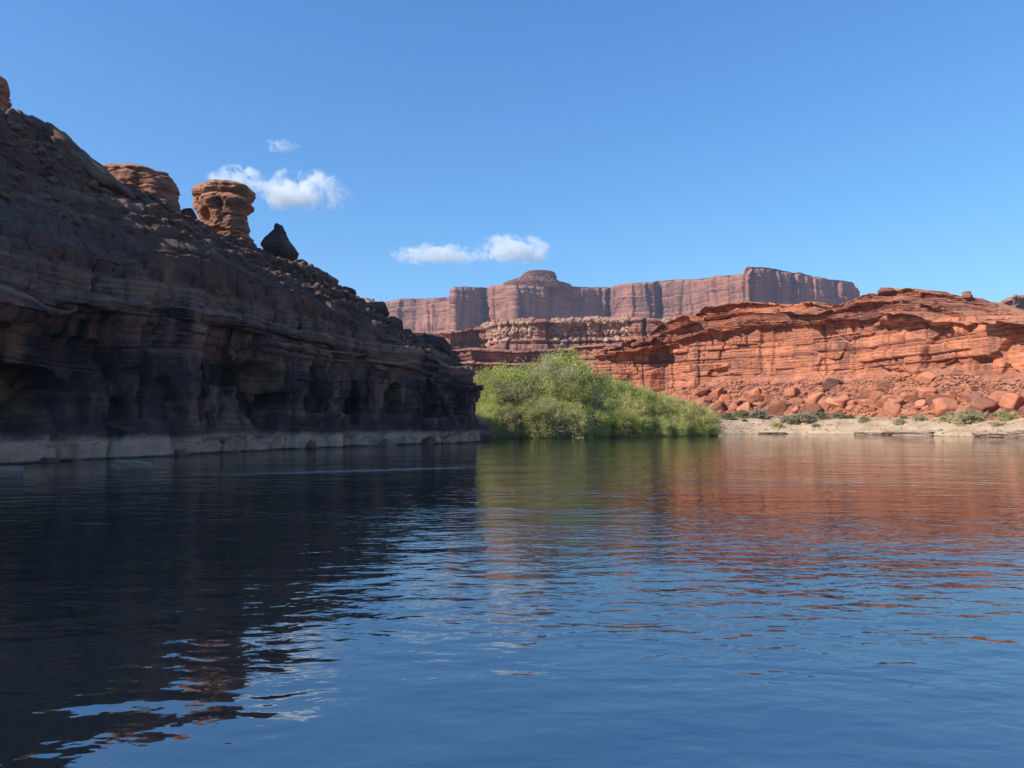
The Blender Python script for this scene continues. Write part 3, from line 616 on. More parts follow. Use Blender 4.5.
def stack_rock(name, rows, Y, mat, seed, depth=0.9, amp=0.12, bedt=(0.25, 1.0), bedamp=0.2, parent=None, c0=None, nu=160, nv=110, sq=2.6, hollows=()):
    """a standing rock built up from its width at each height (rows: py, x left, x right), round in plan"""
    rows = sorted(rows, reverse=True); zs = np.array([at(500, r[0], Y)[2] for r in rows]); xl = np.array([at(r[1], r[0], Y)[0] for r in rows]); xr = np.array([at(r[2], r[0], Y)[0] for r in rows])
    zz = np.linspace(zs[0], zs[-1], nv); cx = np.interp(zz, zs, (xl + xr) / 2); hw = np.interp(zz, zs, (xr - xl) / 2)
    th = np.linspace(0, 2 * np.pi, nu, endpoint=False)[:, None]
    rr_ = np.random.RandomState(seed + 50); ph = np.arange(9) / 9 * 2 * np.pi + rr_.uniform(-0.25, 0.25, 9); ph = np.concatenate([[0, np.pi], ph]); hp_ = np.concatenate([[1, 1], rr_.uniform(0.90, 1.06, 9)])
    rs = (np.maximum(np.cos(th - ph[None]), 1e-3) / hp_[None]); rs = ((rs ** 22).sum(1) ** (-1 / 22))[:, None]
    X = cx + hw * rs * np.cos(th); Yy = Y + depth * hw * rs * np.sin(th) + 0 * X; Zz = np.broadcast_to(zz, X.shape)
    P = np.stack([X, Yy, Zz], -1)
    B = Beds(seed, zs[0] - 1, zs[-1] + 1, *bedt); o, rr, _ = B(Zz + 0.15 * fbm(P * 0.6, 2, seed))
    D = bedamp * (0.6 * o - 0.7 * rr) + amp * 2.2 * fbm(P * 0.55, 3, seed + 1) + amp * 0.8 * fbm(P * 2.0, 3, seed + 2)
    f1, ed, rid = worley(P * (0.55, 0.55, 0.9), seed + 3); D = D + bedamp * (0.8 * (rid - 0.5) - 0.6 * (1 - sstep(ed, 0, 0.1)))
    for (hx, hy, hw_, hh2, dp) in hollows:
        hc = at(hx, hy, Y); q = np.sqrt(((P[..., 0] - hc[0]) / (hw_ * Y / F)) ** 2 + ((P[..., 2] - hc[2]) / (hh2 * Y / F)) ** 2); D = D - dp * sstep(q, 1.05, 0.55) * (np.sin(th) < -0.1)
    nx = np.stack([np.cos(th) + 0 * X, np.sin(th) + 0 * X, 0 * X], -1); P = P + nx * D[..., None]
    top = np.array([[cx[-1], Y, zz[-1] + 0.12]]); bot = np.array([[cx[0], Y, zz[0] - 0.1]])
    V = np.concatenate([P.reshape(-1, 3), top, bot]); k = nu * nv
    Fc = grid_faces(nu, nv, True); i = np.arange(nu); i2 = (i + 1) % nu
    capt = np.stack([i * nv + nv - 1, i2 * nv + nv - 1, np.full(nu, k), np.full(nu, k)], 1); capb = np.stack([i2 * nv, i * nv, np.full(nu, k + 1), np.full(nu, k + 1)], 1)
    c = np.array([cx.mean(), Y, zs[0]]) if c0 is None else np.array(c0)
    bm = bmesh.new(); vs_ = [bm.verts.new(p) for p in (V - c)]
    for f in Fc: bm.faces.new([vs_[q] for q in f])
    for f in np.concatenate([capt, capb]): bm.faces.new([vs_[q] for q in f[:3]])
    me = bpy.data.meshes.new(name); bm.to_mesh(me); bm.free()
    for p in me.polygons: p.use_smooth = True
    ob = link(name, me, mat, parent)
    if parent is None: ob.location = c
    return ob

# the mushroom shaped rock
Ym = 71.5
c0 = at(225, 250, Ym)
mush = empty('balanced_rock', c0); tag(mush, 'mushroom shaped red balanced rock with broad cap standing on the cliff crest', 'rock')
stack_rock('cap', [(184.2, 212, 232), (185, 206, 240), (187, 200, 246), (190, 196, 251), (194, 193.5, 252), (197.5, 194.5, 249), (200, 197, 246)], Ym, M['crest'], 71, amp=0.17, bedt=(0.8, 1.6), bedamp=0.10, parent=mush, c0=c0)
stack_rock('neck', [(197, 197, 245), (200, 195, 250), (204, 194.5, 255), (207, 195, 254), (212, 197, 249), (218, 199, 248.5), (224, 203, 248.5), (230, 206, 248)], Ym, M['crest'], 75, amp=0.16, bedt=(1.6, 2.6), bedamp=0.16, hollows=[(211, 219, 6.5, 7.5, 1.3), (201, 205, 4, 4, 0.7), (227, 209, 7, 6, 0.5)], parent=mush, c0=c0)
stack_rock('pedestal', [(228.5, 215, 249), (233, 213, 250), (238, 216, 253), (246, 214, 258), (258, 212, 263)], Ym, M['crest'], 79, amp=0.14, bedt=(0.7, 1.4), bedamp=0.3, parent=mush, c0=c0)
o = stack_rock('flat_topped_block', [(168, 114, 138), (169.5, 108, 150), (172, 106, 158), (176, 105, 171), (181, 107, 174), (189, 108, 178), (200, 108, 180), (216, 106, 181), (230, 104, 182)], 63.5, M['crest'], 83, amp=0.14, bedt=(0.8, 2.2), bedamp=0.22)
tag(o, 'flat topped orange red block rising behind the shaded cliff crest', 'rock')
o = stack_rock('pointed_boulder', [(223.8, 274.5, 278), (226, 274, 281.5), (229, 274.3, 283.5), (232, 271, 285.5), (235, 267.5, 287.3), (239, 263.5, 289.8), (245, 261, 293.6), (250, 263, 296.7), (254, 266, 299), (258, 270, 297), (265, 276, 291.5), (272, 280, 290)], 73.5, M['darkb'], 87, amp=0.10, bedamp=0.0, depth=0.7)
tag(o, 'dark pointed leaning boulder with a sharp tip on the crest', 'boulder')
o = stack_rock('red_outcrop', [(74, -22, -2), (78, -24, 3), (86, -26, 6), (95, -26, 9), (102, -26, 10.5), (108, -25, 8), (114, -24, 13), (124, -24, 15)], 50.0, M['crest'], 91, amp=0.12, bedamp=0.2)
tag(o, 'red brown rock outcrop at the very top of the shaded cliff', 'rock')
boulder('rounded_slab', 'huge rounded grey brown slab lying along the cliff crest below the top outcrop', at(66, 163, 53.3), (5.0, 3.2, 1.55), (0, R(40), R(8)), M['slab'], 95, cat='slab', soft=7, rough=0.2, sub=5)
boulder('rounded_slab', 'long rounded brown slab on the crest in front of the flat topped block', at(128, 206, 57.2), (4.0, 2.4, 1.25), (0, R(33), R(8)), M['slab'], 97, cat='slab', soft=7, rough=0.2, sub=5)
crest_list = [(301, 269, 8, 8, 20, 75, 'slab', 'small triangular boulder just right of the dark pointed boulder'),
              (323, 281, 15, 8, 25, 76, 'slab', 'flat tilted slab halfway down the descending crest'),
              (347, 294, 9, 7, 10, 78.5, 'darkb', 'dark rounded boulder on the crest just left of the distant butte'),
              (376, 313, 12, 10, 12, 81, 'darkb', 'dark square block standing on the lower crest'),
              (394, 326, 8, 7, 15, 83, 'darkb', 'small dark boulder right below the square block on the crest'),
              (436, 345, 14, 8, 18, 84, 'darkb', 'dark angular boulder near the outer end of the shaded cliff'),
              (188, 217, 8, 7, 20, 66.5, 'darkb', 'dark boulder between the flat topped block and the balanced rock')]
for q, (px, py, hw, hh_, tl, Y, mk, lab) in enumerate(crest_list):
    boulder('crest_boulder', lab, at(px, py, Y), (hw * Y / F * 1.08, hw * Y / F, hh_ * Y / F * 1.1), (R(5), R(tl), R(15 * q)), M[mk], 120 + q, soft=18)
boulder('river_rock', 'grey brown rock breaking the water below the shaded cliff', onplane(133, 468.5) + np.array([0, 0, 0.05]), (0.95, 0.6, 0.42), (R(4), R(12), R(20)), M['pale'], 141, cat='rock', soft=9)
boulder('river_rock', 'rounded grey rock in the water by the near end of the shaded cliff', onplane(2, 476) + np.array([0, 0, 0.05]), (0.7, 0.6, 0.42), (0, R(8), R(50)), M['pale'], 143, cat='rock', soft=8)
for q, (px, py, r_, lab) in enumerate([(469, 437, 1.5, 'dark boulder at the water foot of the shaded cliff nose'), (481, 437, 1.1, 'smaller slabby boulder at the waterline under the shaded willows'), (476, 428, 1.6, 'grey boulder wedged between the cliff nose and the thicket')]):
    p = at(px, py, 92 + 3 * q); boulder('shore_boulder', lab, p, (r_ * 1.1, r_, r_ * 0.75), (R(8), R(-15 + 14 * q), R(40 * q)), M['slab'], 150 + q)

for q, (px, py, r_) in enumerate([(44, 462.5, 0.5), (92, 459, 0.42), (176, 455, 0.6), (231, 452, 0.5), (306, 448.5, 0.7), (388, 445.5, 0.6), (428, 444.5, 0.7)]):
    p = onplane(px, py, 0.0); boulder('fallen_block', 'small angular block half sunk in the water against the pale foot of the shaded cliff', p, (r_ * 1.3, r_, r_ * 0.8), (R(10 * q), R(17 - 6 * q), R(50 * q)), M['pale'] if q % 2 else M['slab'], 180 + q, cat='rock', group='blocks fallen at the foot of the shaded cliff', soft=40, planes=9)

# fallen boulders on the talus
rng = np.random.RandomState(77)
protos = []
for q in range(14):
    P, Fc = boulder_verts(200 + q, 4, planes=9, rough=0.04, soft=120, cubic=q % 2 == 0); me = new_mesh('talus_boulder', P, Fc, smooth=True); me.materials.append(M['boulder']); protos.append(me)
NT_, NV_ = TP.shape[:2]
vis = [i for i in range(NT_) if TP[i, 40, 1] > 100 and 655 < 512 + F * TP[i, 40, 0] / TP[i, 40, 1] < 1050]
vis = np.array(vis)
def surf(i, j): return TP[i, j]
special = [(833, 388.5, 3.0, 2.6, 2.0, 'very dark varnished cubic boulder high on the red talus', 'slabd', 178), (974, 404, 2.0, 1.6, 1.7, 'large upright brown slab at the right foot of the talus', 'slabr', 130),
           (742, 368, 4.6, 2.2, 3.0, 'huge dark brown slab leaning against the sunlit wall', 'slabr', 199), (703, 375, 2.6, 2.2, 2.4, 'rounded orange boulder at the top of the talus by the wall corner', 'boulder', 203),
           (757, 403, 3.6, 2.2, 1.6, 'long pale orange slab near the left foot of the talus', 'boulder', 171), (870, 398, 2.6, 2.0, 1.5, 'broad flat topped red boulder mid talus', 'boulder', 156), (937, 407, 2.8, 2.2, 1.8, 'wide rounded red boulder at the foot of the talus right of centre', 'boulder', 137),
           (815, 404, 3.0, 2.2, 2.2, 'bulky red boulder below the dark cubic boulder', 'boulder', 167)]
M['slabd'] = rock_mat('dark_varnished_boulder', [(0.075, 0.042, 0.036), (0.11, 0.058, 0.046), (0.14, 0.07, 0.052)], u=1.6, vamt=0.3, dust=(0.2, 0.10, 0.07), damt=0.3, bump=0.08)
M['slabr'] = rock_mat('brown_varnished_slab', [(0.16, 0.075, 0.055), (0.22, 0.10, 0.07), (0.28, 0.12, 0.08)], u=1.6, vamt=0.4, dust=(0.3, 0.14, 0.09), damt=0.3, bump=0.08)
for q, (px, py, a1, a2, a3, lab, mk, Y) in enumerate(special):
    # stand it on the talus sheet where this line of sight meets it
    d_ = ray(px, py); d_ = d_ / np.linalg.norm(d_); rel = TP[:, 8:, :].reshape(-1, 3) - np.array([0, 0, CAMZ]); al = rel @ d_
    off = np.linalg.norm(rel - al[:, None] * d_, axis=1); off[al < 90] = 1e9; p = TP[:, 8:, :].reshape(-1, 3)[np.argmin(off)]
    boulder('talus_boulder', lab, p + np.array([0, 0, a3 * 0.35]), (a1 * 0.8, a2 * 0.8, a3 * 0.8), (R(rng.uniform(-12, 12)), R(rng.uniform(-22, 22)), R(rng.uniform(0, 90))), M[mk], 160 + q, soft=60, planes=10)
nb = 0
for q in range(280):
    i = rng.choice(vis); f = rng.rand() ** 1.35; j = int(8 + f * 108); p = surf(i, min(j, NV_ - 1))
    s_ = np.clip(0.42 * (1 - rng.rand()) ** -0.62, 0.36, 1.75) * (1.15 - 0.4 * f)
    o = bpy.data.objects.new('talus_boulder', protos[rng.randint(14)]); COL.objects.link(o)
    o.scale = (s_ * rng.uniform(0.9, 1.5), s_ * rng.uniform(0.8, 1.2), s_ * rng.uniform(0.55, 1.0)); o.location = p + np.array([0, 0, 0.25 * s_])
    o.rotation_euler = (R(rng.uniform(-30, 30)), R(rng.uniform(-30, 30)), R(rng.uniform(0, 360)))
    tag(o, 'angular red boulder strewn over the talus below the sunlit cliff', 'boulder', 'fallen boulders on the red talus')

def rubble(name, label, pts, sizes, mat, seed, flat=(0.5, 1.0)):
    r = np.random.RandomState(seed); shapes = [boulder_verts(900 + k, 2, planes=11, rough=0.0, soft=30, cubic=False) for k in range(6)]
    n = len(pts); VV, FF = [], []; base = 0
    for k in range(6):
        idx = np.arange(k, n, 6); P, Fc = shapes[k]; m = len(idx)
        ang = r.uniform(0, 2 * np.pi, m); tx = r.normal(0, 0.35, m)
        S = np.stack([r.uniform(0.8, 1.5, m), r.uniform(0.7, 1.2, m), r.uniform(flat[0], flat[1], m)], 1) * sizes[idx, None]
        Q = P[None] * S[:, None]
        y = Q[..., 1] * np.cos(tx)[:, None] - Q[..., 2] * np.sin(tx)[:, None]; z = Q[..., 1] * np.sin(tx)[:, None] + Q[..., 2] * np.cos(tx)[:, None]
        x = Q[..., 0]; c, s_ = np.cos(ang)[:, None], np.sin(ang)[:, None]
        Q = np.stack([x * c - y * s_, x * s_ + y * c, z], -1) + pts[idx][:, None]
        VV.append(Q.reshape(-1, 3)); FF.append((Fc[None] + (np.arange(m) * len(P))[:, None, None]).reshape(-1, 3) + base); base += m * len(P)
    o = link(name, new_mesh(name, np.concatenate(VV), np.concatenate(FF), smooth=False), mat)
    return tag(o, label, 'rubble', kind='stuff')
ii = rng.choice(vis, 9000); jj = (8 + rng.rand(9000) ** 1.1 * 116).astype(int)
rubble('rubble', 'small red rock rubble covering the talus slope', TP[ii, np.minimum(jj, NV_ - 1)] + rng.normal(0, 0.15, (9000, 3)) * (1, 1, 0), 0.16 + 0.42 * rng.rand(9000) ** 3, M['right'], 5)
# loose stones on the shaded slope
lv = np.concatenate([[0], np.cumsum(LS)]); li = rng.choice(np.where((LT > 2.2) & (LT < 11))[0], 2600); lj = (lv[9] + 4 + rng.rand(2600) * (lv[11] - lv[9] - 6)).astype(int)
rubble('rubble', 'loose grey stones lying over the shaded slope above the left cliff', LP[li, lj], 0.06 + 0.30 * rng.rand(2600) ** 4, M['slab'], 6)
# pale broken caprock on the banded terrace
nbp = BP.shape[1]; bi = rng.choice(np.where((np.arange(BP.shape[0]) > 300))[0], 5200); bm_ = fbm(BP[bi, 60] * (0.022, 0.022, 0.0), 3, 57) > -0.2; bi = bi[bm_]
bj = (nbp - 24 - np.abs(rng.normal(0, 1, len(bi))) * 24 + 6).astype(int)
rubble('rubble', 'pale broken caprock blocks along the rim of the banded terrace', BP[bi, np.clip(bj, 0, nbp - 8)], 0.5 + 2.0 * rng.rand(len(bi)) ** 3, M['benchcap'], 7)
# the butte on the far mesa
o = stack_rock('mesa_butte', [(271.8, 527, 551), (273, 525, 554), (277, 521, 556), (280, 513, 557.5), (283, 504, 561), (287, 500, 572), (292, 498, 574)], 1990, M['mesa'], 611, depth=0.8, amp=1.2, bedt=(6, 14), bedamp=5)
tag(o, 'flat topped red butte sitting on the rim of the far mesa', 'butte', kind='structure')

# thin dark slabs of bedded rock at the far waterline
def ledge(px0, px1, py, h, lab, seed):
    r = np.random.RandomState(seed); p0, p1 = shore_at(px0), shore_at(px1); L = np.linalg.norm(p1 - p0); ang = math.atan2(p1[1] - p0[1], p1[0] - p0[0])
    o = boulder('rock_ledge', lab, (p0 + p1) / 2 + np.array([0, 0, h * 0.12]), (L / 2, 1.5, h * 0.7), (0, R(r.uniform(-1, 1)), ang), M['ledge'], seed, cat='ledge', soft=26, beds=0.22, sub=5, rough=0.22)
M['ledge'] = rock_mat('bedded_bank_rock', [(0.10, 0.065, 0.05), (0.26, 0.17, 0.12), (0.16, 0.10, 0.075), (0.36, 0.26, 0.19)], u=0.35, vamt=0.2, dust=(0.42, 0.30, 0.21), damt=0.8, bump=0.06)
for q, (a_, b_, y_, h_, lab) in enumerate([(760, 790, 433.6, 0.35, 'short dark rock ledge at the waterline below the left bank shrubs'), (855, 888, 433.8, 0.6, 'thin dark rock ledge at the waterline of the sand bank middle'), (884, 940, 434.5, 0.95, 'longest dark bedded ledge at the waterline of the sand bank'),
                                          (975, 1000, 436.3, 0.8, 'low tan ledge at the waterline near the right frame edge'), (1004, 1050, 437.4, 1.2, 'thick bedded ledge at the far right waterline'), (985, 1040, 431.5, 0.7, 'flat upper ledge above the far right waterline')]):
    ledge(a_, b_, y_, h_, lab, 700 + q)
boulder('bank_boulder', 'single red brown boulder on the sand by the water', np.append(onplane(736, 432.2)[:2], 0.9), (0.8, 0.6, 0.5), (0, 0.2, 0.4), M['boulder'], 720, soft=40)
for q, (px, py) in enumerate([(800, 428.5), (826, 430), (905, 427), (948, 420), (790, 431), (873, 427), (1010, 428)]):
    p = onplane(px, py, 1.0); zg = float(ground_z(np.array([p[0]]), np.array([p[1]]))[0])
    boulder('bank_stone', 'small tan stone half buried in the sand bank', (p[0], p[1], zg + 0.05), (0.55, 0.4, 0.3), (0, 0, q), M['ledge'], 730 + q, cat='stone', group='stones on the sand bank', sub=3)

sx = rng.uniform(38, 92, 9000); sy = rng.uniform(95, 172, 9000); sdist = shore_dist(sx, sy); ok = (sdist > 0.2) & (sdist < 15) & (rng.rand(9000) < 0.4 * (0.5 + 1.5 * (fbm(np.stack([sx, sy, sx * 0], -1) * 0.15, 2, 91) > 0.1))); sx, sy = sx[ok], sy[ok]
rubble('rubble', 'small tan stones scattered over the sand bank', np.stack([sx, sy, ground_z(sx, sy)], 1), 0.05 + 0.22 * rng.rand(len(sx)) ** 4, M['ledge'], 8)
# knobs of rock on the skyline of the sunlit cliff
for q, (px, py, hw, hh_, Y, lab) in enumerate([(888, 298, 8, 2.2, 181, 'dark flat knob of rock on the skyline left of the hilltop'), (969, 291, 5, 3.5, 162, 'small square knob of rock at the right edge of the hilltop')]):
    fl = RP[:, 150:, :].reshape(-1, 3); fl = fl[fl[:, 1] > 100]; ax = 512 + F * fl[:, 0] / fl[:, 1]; el_ = np.where(np.abs(ax - px) < 1.5, (fl[:, 2] - CAMZ) / fl[:, 1], -9); p = fl[np.argmax(el_)]
    boulder('skyline_knob', lab, p + np.array([0, 0, 0.25]), (hw * Y / F, hw * Y / F, hh_ * Y / F * 1.2), (0, R(4 - 4 * q), q), M['slabr'] if q < 2 else M['right'], 770 + q, cat='rock', soft=26, beds=0.15)

# ------------------------------------------------------------------ willows
def leaf_mat(name, ca, cb, cc, tr=0.45):
    t = NT(name); tc = t.n('ShaderNodeTexCoord'); oi = t.n('ShaderNodeObjectInfo'); geo = t.n('ShaderNodeNewGeometry')
    n_ = t.noise(tc.outputs['Object'], 0.8, 3, 0.6)
    f = t.math('ADD', t.math('MULTIPLY', n_, 0.8), t.math('MULTIPLY', geo.outputs['Random Per Island'], 0.45))
    f = t.math('ADD', f, t.math('MULTIPLY', t.math('SUBTRACT', oi.outputs['Random'], 0.5), 0.8))
    col = t.ramp(f, [(0.30, ca), (0.60, cb), (0.90, cc)])
    d = t.n('ShaderNodeBsdfDiffuse'); t.put(col, d.inputs[0]); tl = t.n('ShaderNodeBsdfTranslucent'); t.put(t.mix(1.0, col, (1.0, 1.0, 0.55), 'MULTIPLY'), tl.inputs[0])
    mx = t.n('ShaderNodeMixShader'); mx.inputs[0].default_value = tr; t.put(d.outputs[0], mx.inputs[1]); t.put(tl.outputs[0], mx.inputs[2]); t.put(mx.outputs[0], t.out.inputs[0]); return t.m
M['willow'] = leaf_mat('willow_leaves', (0.33, 0.325, 0.115), (0.48, 0.46, 0.165), (0.60, 0.56, 0.26))
M['willow_bright'] = leaf_mat('bright_willow_leaves', (0.29, 0.345, 0.085), (0.43, 0.46, 0.13), (0.55, 0.55, 0.21))
M['tamarisk'] = leaf_mat('grey_tamarisk_sprays', (0.29, 0.27, 0.15), (0.41, 0.37, 0.21), (0.52, 0.46, 0.29))
M['sage'] = leaf_mat('sagebrush_leaves', (0.17, 0.16, 0.10), (0.24, 0.23, 0.14), (0.33, 0.30, 0.20), 0.2)
t = NT('grey_twigs'); tc = t.n('ShaderNodeTexCoord'); bs = t.n('ShaderNodeBsdfPrincipled'); bs.inputs['Roughness'].default_value = 0.9
t.put(t.ramp(t.noise(tc.outputs['Object'], 3, 4), [(0.3, (0.17, 0.13, 0.10)), (0.7, (0.36, 0.30, 0.24))]), bs.inputs['Base Color']); t.put(bs.outputs[0], t.out.inputs[0]); M['twig'] = t.m

def curves_tubes(C, rad):
    """C (n,k,3) centre lines, rad (n,k): square tubes"""
    n, k, _ = C.shape; T = np.gradient(C, axis=1); T /= np.linalg.norm(T, axis=-1, keepdims=True) + 1e-9
    up = np.array([0.3, 0.2, 0.93]); A = np.cross(T, up + 0 * T); A /= np.linalg.norm(A, axis=-1, keepdims=True) + 1e-6; B = np.cross(T, A)
    V = np.stack([C + A * rad[..., None], C + B * rad[..., None], C - A * rad[..., None], C - B * rad[..., None]], 2)   # n,k,4,3
    base = (np.arange(n) * k * 4)[:, None, None] + (np.arange(k - 1) * 4)[None, :, None]; q = np.arange(4)[None, None]; q2 = (q + 1) % 4
    return V.reshape(-1, 3), np.stack([base + q, base + q2, base + 4 + q2, base + 4 + q], -1).reshape(-1, 4)

def shrub_meshes(seed, H=8.0, Wd=4.0, nst=34, nclump=420, per=36, leaf=0.29, bare=0.12, dome=0.55):
    r = np.random.RandomState(seed); k = 9; s = np.linspace(0, 1, k)[None, :, None]
    az = r.uniform(0, 2 * np.pi, nst); out = Wd * np.sqrt(r.rand(nst)); hh_ = H * (1 - 0.42 * (out / Wd) ** 2) * r.uniform(0.72, 1.0, nst)
    d = np.stack([np.cos(az), np.sin(az)], 1)
    base = r.normal(0, Wd * 0.12, (nst, 1, 2)); end = d[:, None] * out[:, None, None]
    xy = base + end * (0.35 * s + 0.65 * s ** 2) + np.cumsum(r.normal(0, 0.09, (nst, k, 2)), 1) * s
    z = hh_[:, None, None] * (s ** 0.82); C = np.concatenate([xy, z], -1)
    rad = 0.07 * (1 - 0.88 * s[..., 0]) * r.uniform(0.6, 1.2, (nst, 1))
    # side twigs
    nt_ = nst * 6; si = r.randint(0, nst, nt_); sp_ = r.uniform(0.2, 0.92, nt_); kk = sp_ * (k - 1); k0 = np.floor(kk).astype(int); fr = (kk - k0)[:, None]
    st = C[si, k0] * (1 - fr) + C[si, np.minimum(k0 + 1, k - 1)] * fr; a2 = r.uniform(0, 2 * np.pi, nt_); L = r.uniform(0.7, 2.0, nt_) * H / 8
    tw = st[:, None] + np.linspace(0, 1, 4)[None, :, None] * (np.stack([np.cos(a2) * 0.7, np.sin(a2) * 0.7, r.uniform(0.2, 1.2, nt_)], 1) * L[:, None])[:, None]
    rt = 0.022 * np.linspace(1, 0.3, 4)[None] * np.ones((nt_, 1))
    V1, F1 = curves_tubes(C, rad); V2, F2 = curves_tubes(tw, rt)
    stems = new_mesh('stems', np.concatenate([V1, V2]), np.concatenate([F1, F2 + len(V1)]), smooth=False)
    # leaf clumps along stems and twigs
    n1 = nclump // 2; si = r.randint(0, nst, n1); sp_ = bare + (1 - bare) * r.rand(n1) ** 0.75; kk = sp_ * (k - 1); k0 = np.minimum(np.floor(kk).astype(int), k - 2); fr = (kk - k0)[:, None]
    c1 = C[si, k0] * (1 - fr) + C[si, k0 + 1] * fr; c2 = tw[r.randint(0, nt_, nclump - n1), r.randint(1, 4, nclump - n1)]
    nd = int(nclump * dome); dv = r.normal(0, 1, (nd, 3)); dv[:, 2] = np.abs(dv[:, 2]); dv /= np.linalg.norm(dv, axis=1, keepdims=True); dm_ = dv * r.uniform(0.62, 0.98, (nd, 1)) * (Wd * 0.95, Wd * 0.95, H * 0.86); dm_ *= 1 + 0.22 * fbm(dv * 1.8 + seed, 3, seed)[:, None]
    cc = np.concatenate([c1, c2, dm_]); cr = r.uniform(0.22, 0.50, len(cc)) * H / 8
    p = np.repeat(cc, per, 0) + r.normal(0, 1, (len(cc) * per, 3)) * np.repeat(cr, per)[:, None] * (1, 1, 1.25)
    p[:, 2] = np.maximum(p[:, 2], 0.05); n = len(p)
    dr = r.normal(0, 1, (n, 3)) + np.array([0, 0, 0.9]) + 0.5 * np.concatenate([p[:, :2] / Wd, np.zeros((n, 1))], 1); dr /= np.linalg.norm(dr, axis=1, keepdims=True)
    sd_ = np.cross(dr, r.normal(0, 1, (n, 3))); sd_ /= np.linalg.norm(sd_, axis=1, keepdims=True)
    ll = leaf * r.uniform(0.6, 1.3, n)[:, None]; ww = ll * 0.17
    V = np.stack([p - dr * ll * 0.5, p + sd_ * ww, p + dr * ll * 0.5, p - sd_ * ww], 1).reshape(-1, 3)
    fol = new_mesh('foliage', V, np.arange(n * 4).reshape(-1, 4), smooth=False)
    return stems, fol

SPR = [shrub_meshes(800 + q, nclump=[430, 480, 400, 380, 460, 420][q], Wd=[3.6, 4.2, 3.2, 4.0, 3.8, 4.4][q]) for q in range(6)]
DRY = shrub_meshes(820, H=4.0, Wd=3.6, nst=60, nclump=70, per=16)
def shrub(name, label, cat, loc, h, rz, variant, matk, group=None, hp=8.0, wide=1.0):
    root = empty(name, loc); root.rotation_euler = (0, 0, rz); tag(root, label, cat, group)
    st, fo = variant; s_ = h / hp
    for nm, me, mt in (('stems', st, M['twig']), ('foliage', fo, M[matk])):
        o = bpy.data.objects.new(nm, me); COL.objects.link(o); o.parent = root; o.scale = (s_ * wide, s_ * wide, s_)
        if not me.materials: me.materials.append(mt)
        o.material_slots[0].link = 'OBJECT'; o.material_slots[0].material = mt
    return root
BUSHTOP = [(466, 384), (478, 372), (486, 365), (505, 364), (520, 364), (533, 363), (544, 353), (552, 350), (569, 350), (576, 364), (584, 374), (600, 373), (625, 377), (645, 383), (665, 389), (680, 394), (695, 400), (706, 408), (713, 418), (722, 430)]
def thick(px): return float(np.interp(px, *zip(*BUSHTOP)))
S_ = np.array([(-10, 103), (-4, 104.5), (4, 109.7), (14, 116), (25, 122), (33.5, 126.5)], float); seg = np.linalg.norm(np.diff(S_, axis=0), axis=1); acc = np.concatenate([[0], np.cumsum(seg)])
rs = random.Random(9); spots = []
for row, (off, step, fr) in enumerate([(0.1, 2.6, 0.42), (3.6, 3.0, 0.70), (7.5, 3.6, 0.92), (12.0, 4.2, 1.0)]):
    l = rs.uniform(0, 1.5)
    while l < acc[-1]:
        x = np.interp(l, acc, S_[:, 0]); y = np.interp(l, acc, S_[:, 1]); o_ = off + rs.uniform(-0.9, 0.9)
        x -= 0.15 * o_; y += 0.95 * o_; px = 512 + F * x / y
        z0 = float(ground_z(np.array([x]), np.array([y]))[0]); ht = at(px, thick(px), y)[2] - z0
        if px > 455: spots.append((row, px, x, y, z0, max(1.6, ht * min(1.08 if px < 630 else 0.94, fr * rs.uniform(0.94, 1.12)))))
        l += step * rs.uniform(0.8, 1.2)
for q in range(24):                               # the skirt right at the water
    px = 476 + 236 * (q + rs.uniform(-0.3, 0.3)) / 23; p = shore_at(px, 0.05); u_ = p[:2] / np.linalg.norm(p[:2]); x, y = p[:2] + u_ * rs.uniform(0.2, 1.0)
    ht = at(px, thick(px), y)[2]; spots.append((0, px, x, y, 0.0, min(max(2.2, ht * rs.uniform(0.40, 0.55)), ht)))
for px, f_ in ((692, 0.95), (700, 1.0), (706, 0.95), (686, 0.9)):
    p = shore_at(px, 0.3); u_ = p[:2] / np.linalg.norm(p[:2]); x, y = p[:2] + u_ * 2.2; spots.append((1, px, x, y, 0.4, (at(px, thick(px), y)[2] - 0.4) * f_))
tall = max(range(len(spots)), key=lambda q: -abs(spots[q][1] - 561) + (3 if spots[q][0] == 3 else -99))
left_ = min(range(len(spots)), key=lambda q: spots[q][1] + (0 if spots[q][0] == 0 else 99)); right_ = max(range(len(spots)), key=lambda q: spots[q][1])
for q, (row, px, x, y, z0, h) in enumerate(spots):
    mk = rs.choices(['willow', 'willow_bright', 'tamarisk'], [6, 3, 1.6] if px < 590 else [5, 4, 1.2])[0]; va = SPR[rs.randrange(6)]; lab = 'green willow shrub packed into the riverside thicket'; grp = 'willow shrubs of the riverside thicket'; wide = rs.uniform(0.85, 1.1)
    if h < 5.5: wide *= 1.25
    if q == tall: lab = 'tallest feathery willow forming the peak of the riverside thicket'; mk = 'willow'; h = at(px, 348.5, y)[2] - z0; wide = 0.72
    elif q == left_: lab = 'willow shrub in the cliff shadow at the left end of the thicket'; wide = 1
    elif q == right_: lab = 'low willow shrub at the right end of the thicket beside the sand bank'
    shrub('willow_shrub', lab, 'shrub', (x, y, z0 - 0.1), h, rs.uniform(0, 6.28), va, mk, grp, wide=wide)
DEAD = [shrub_meshes(820 + q, H=3.4, Wd=2.6, nst=16, nclump=30, per=4)[0] for q in range(2)]
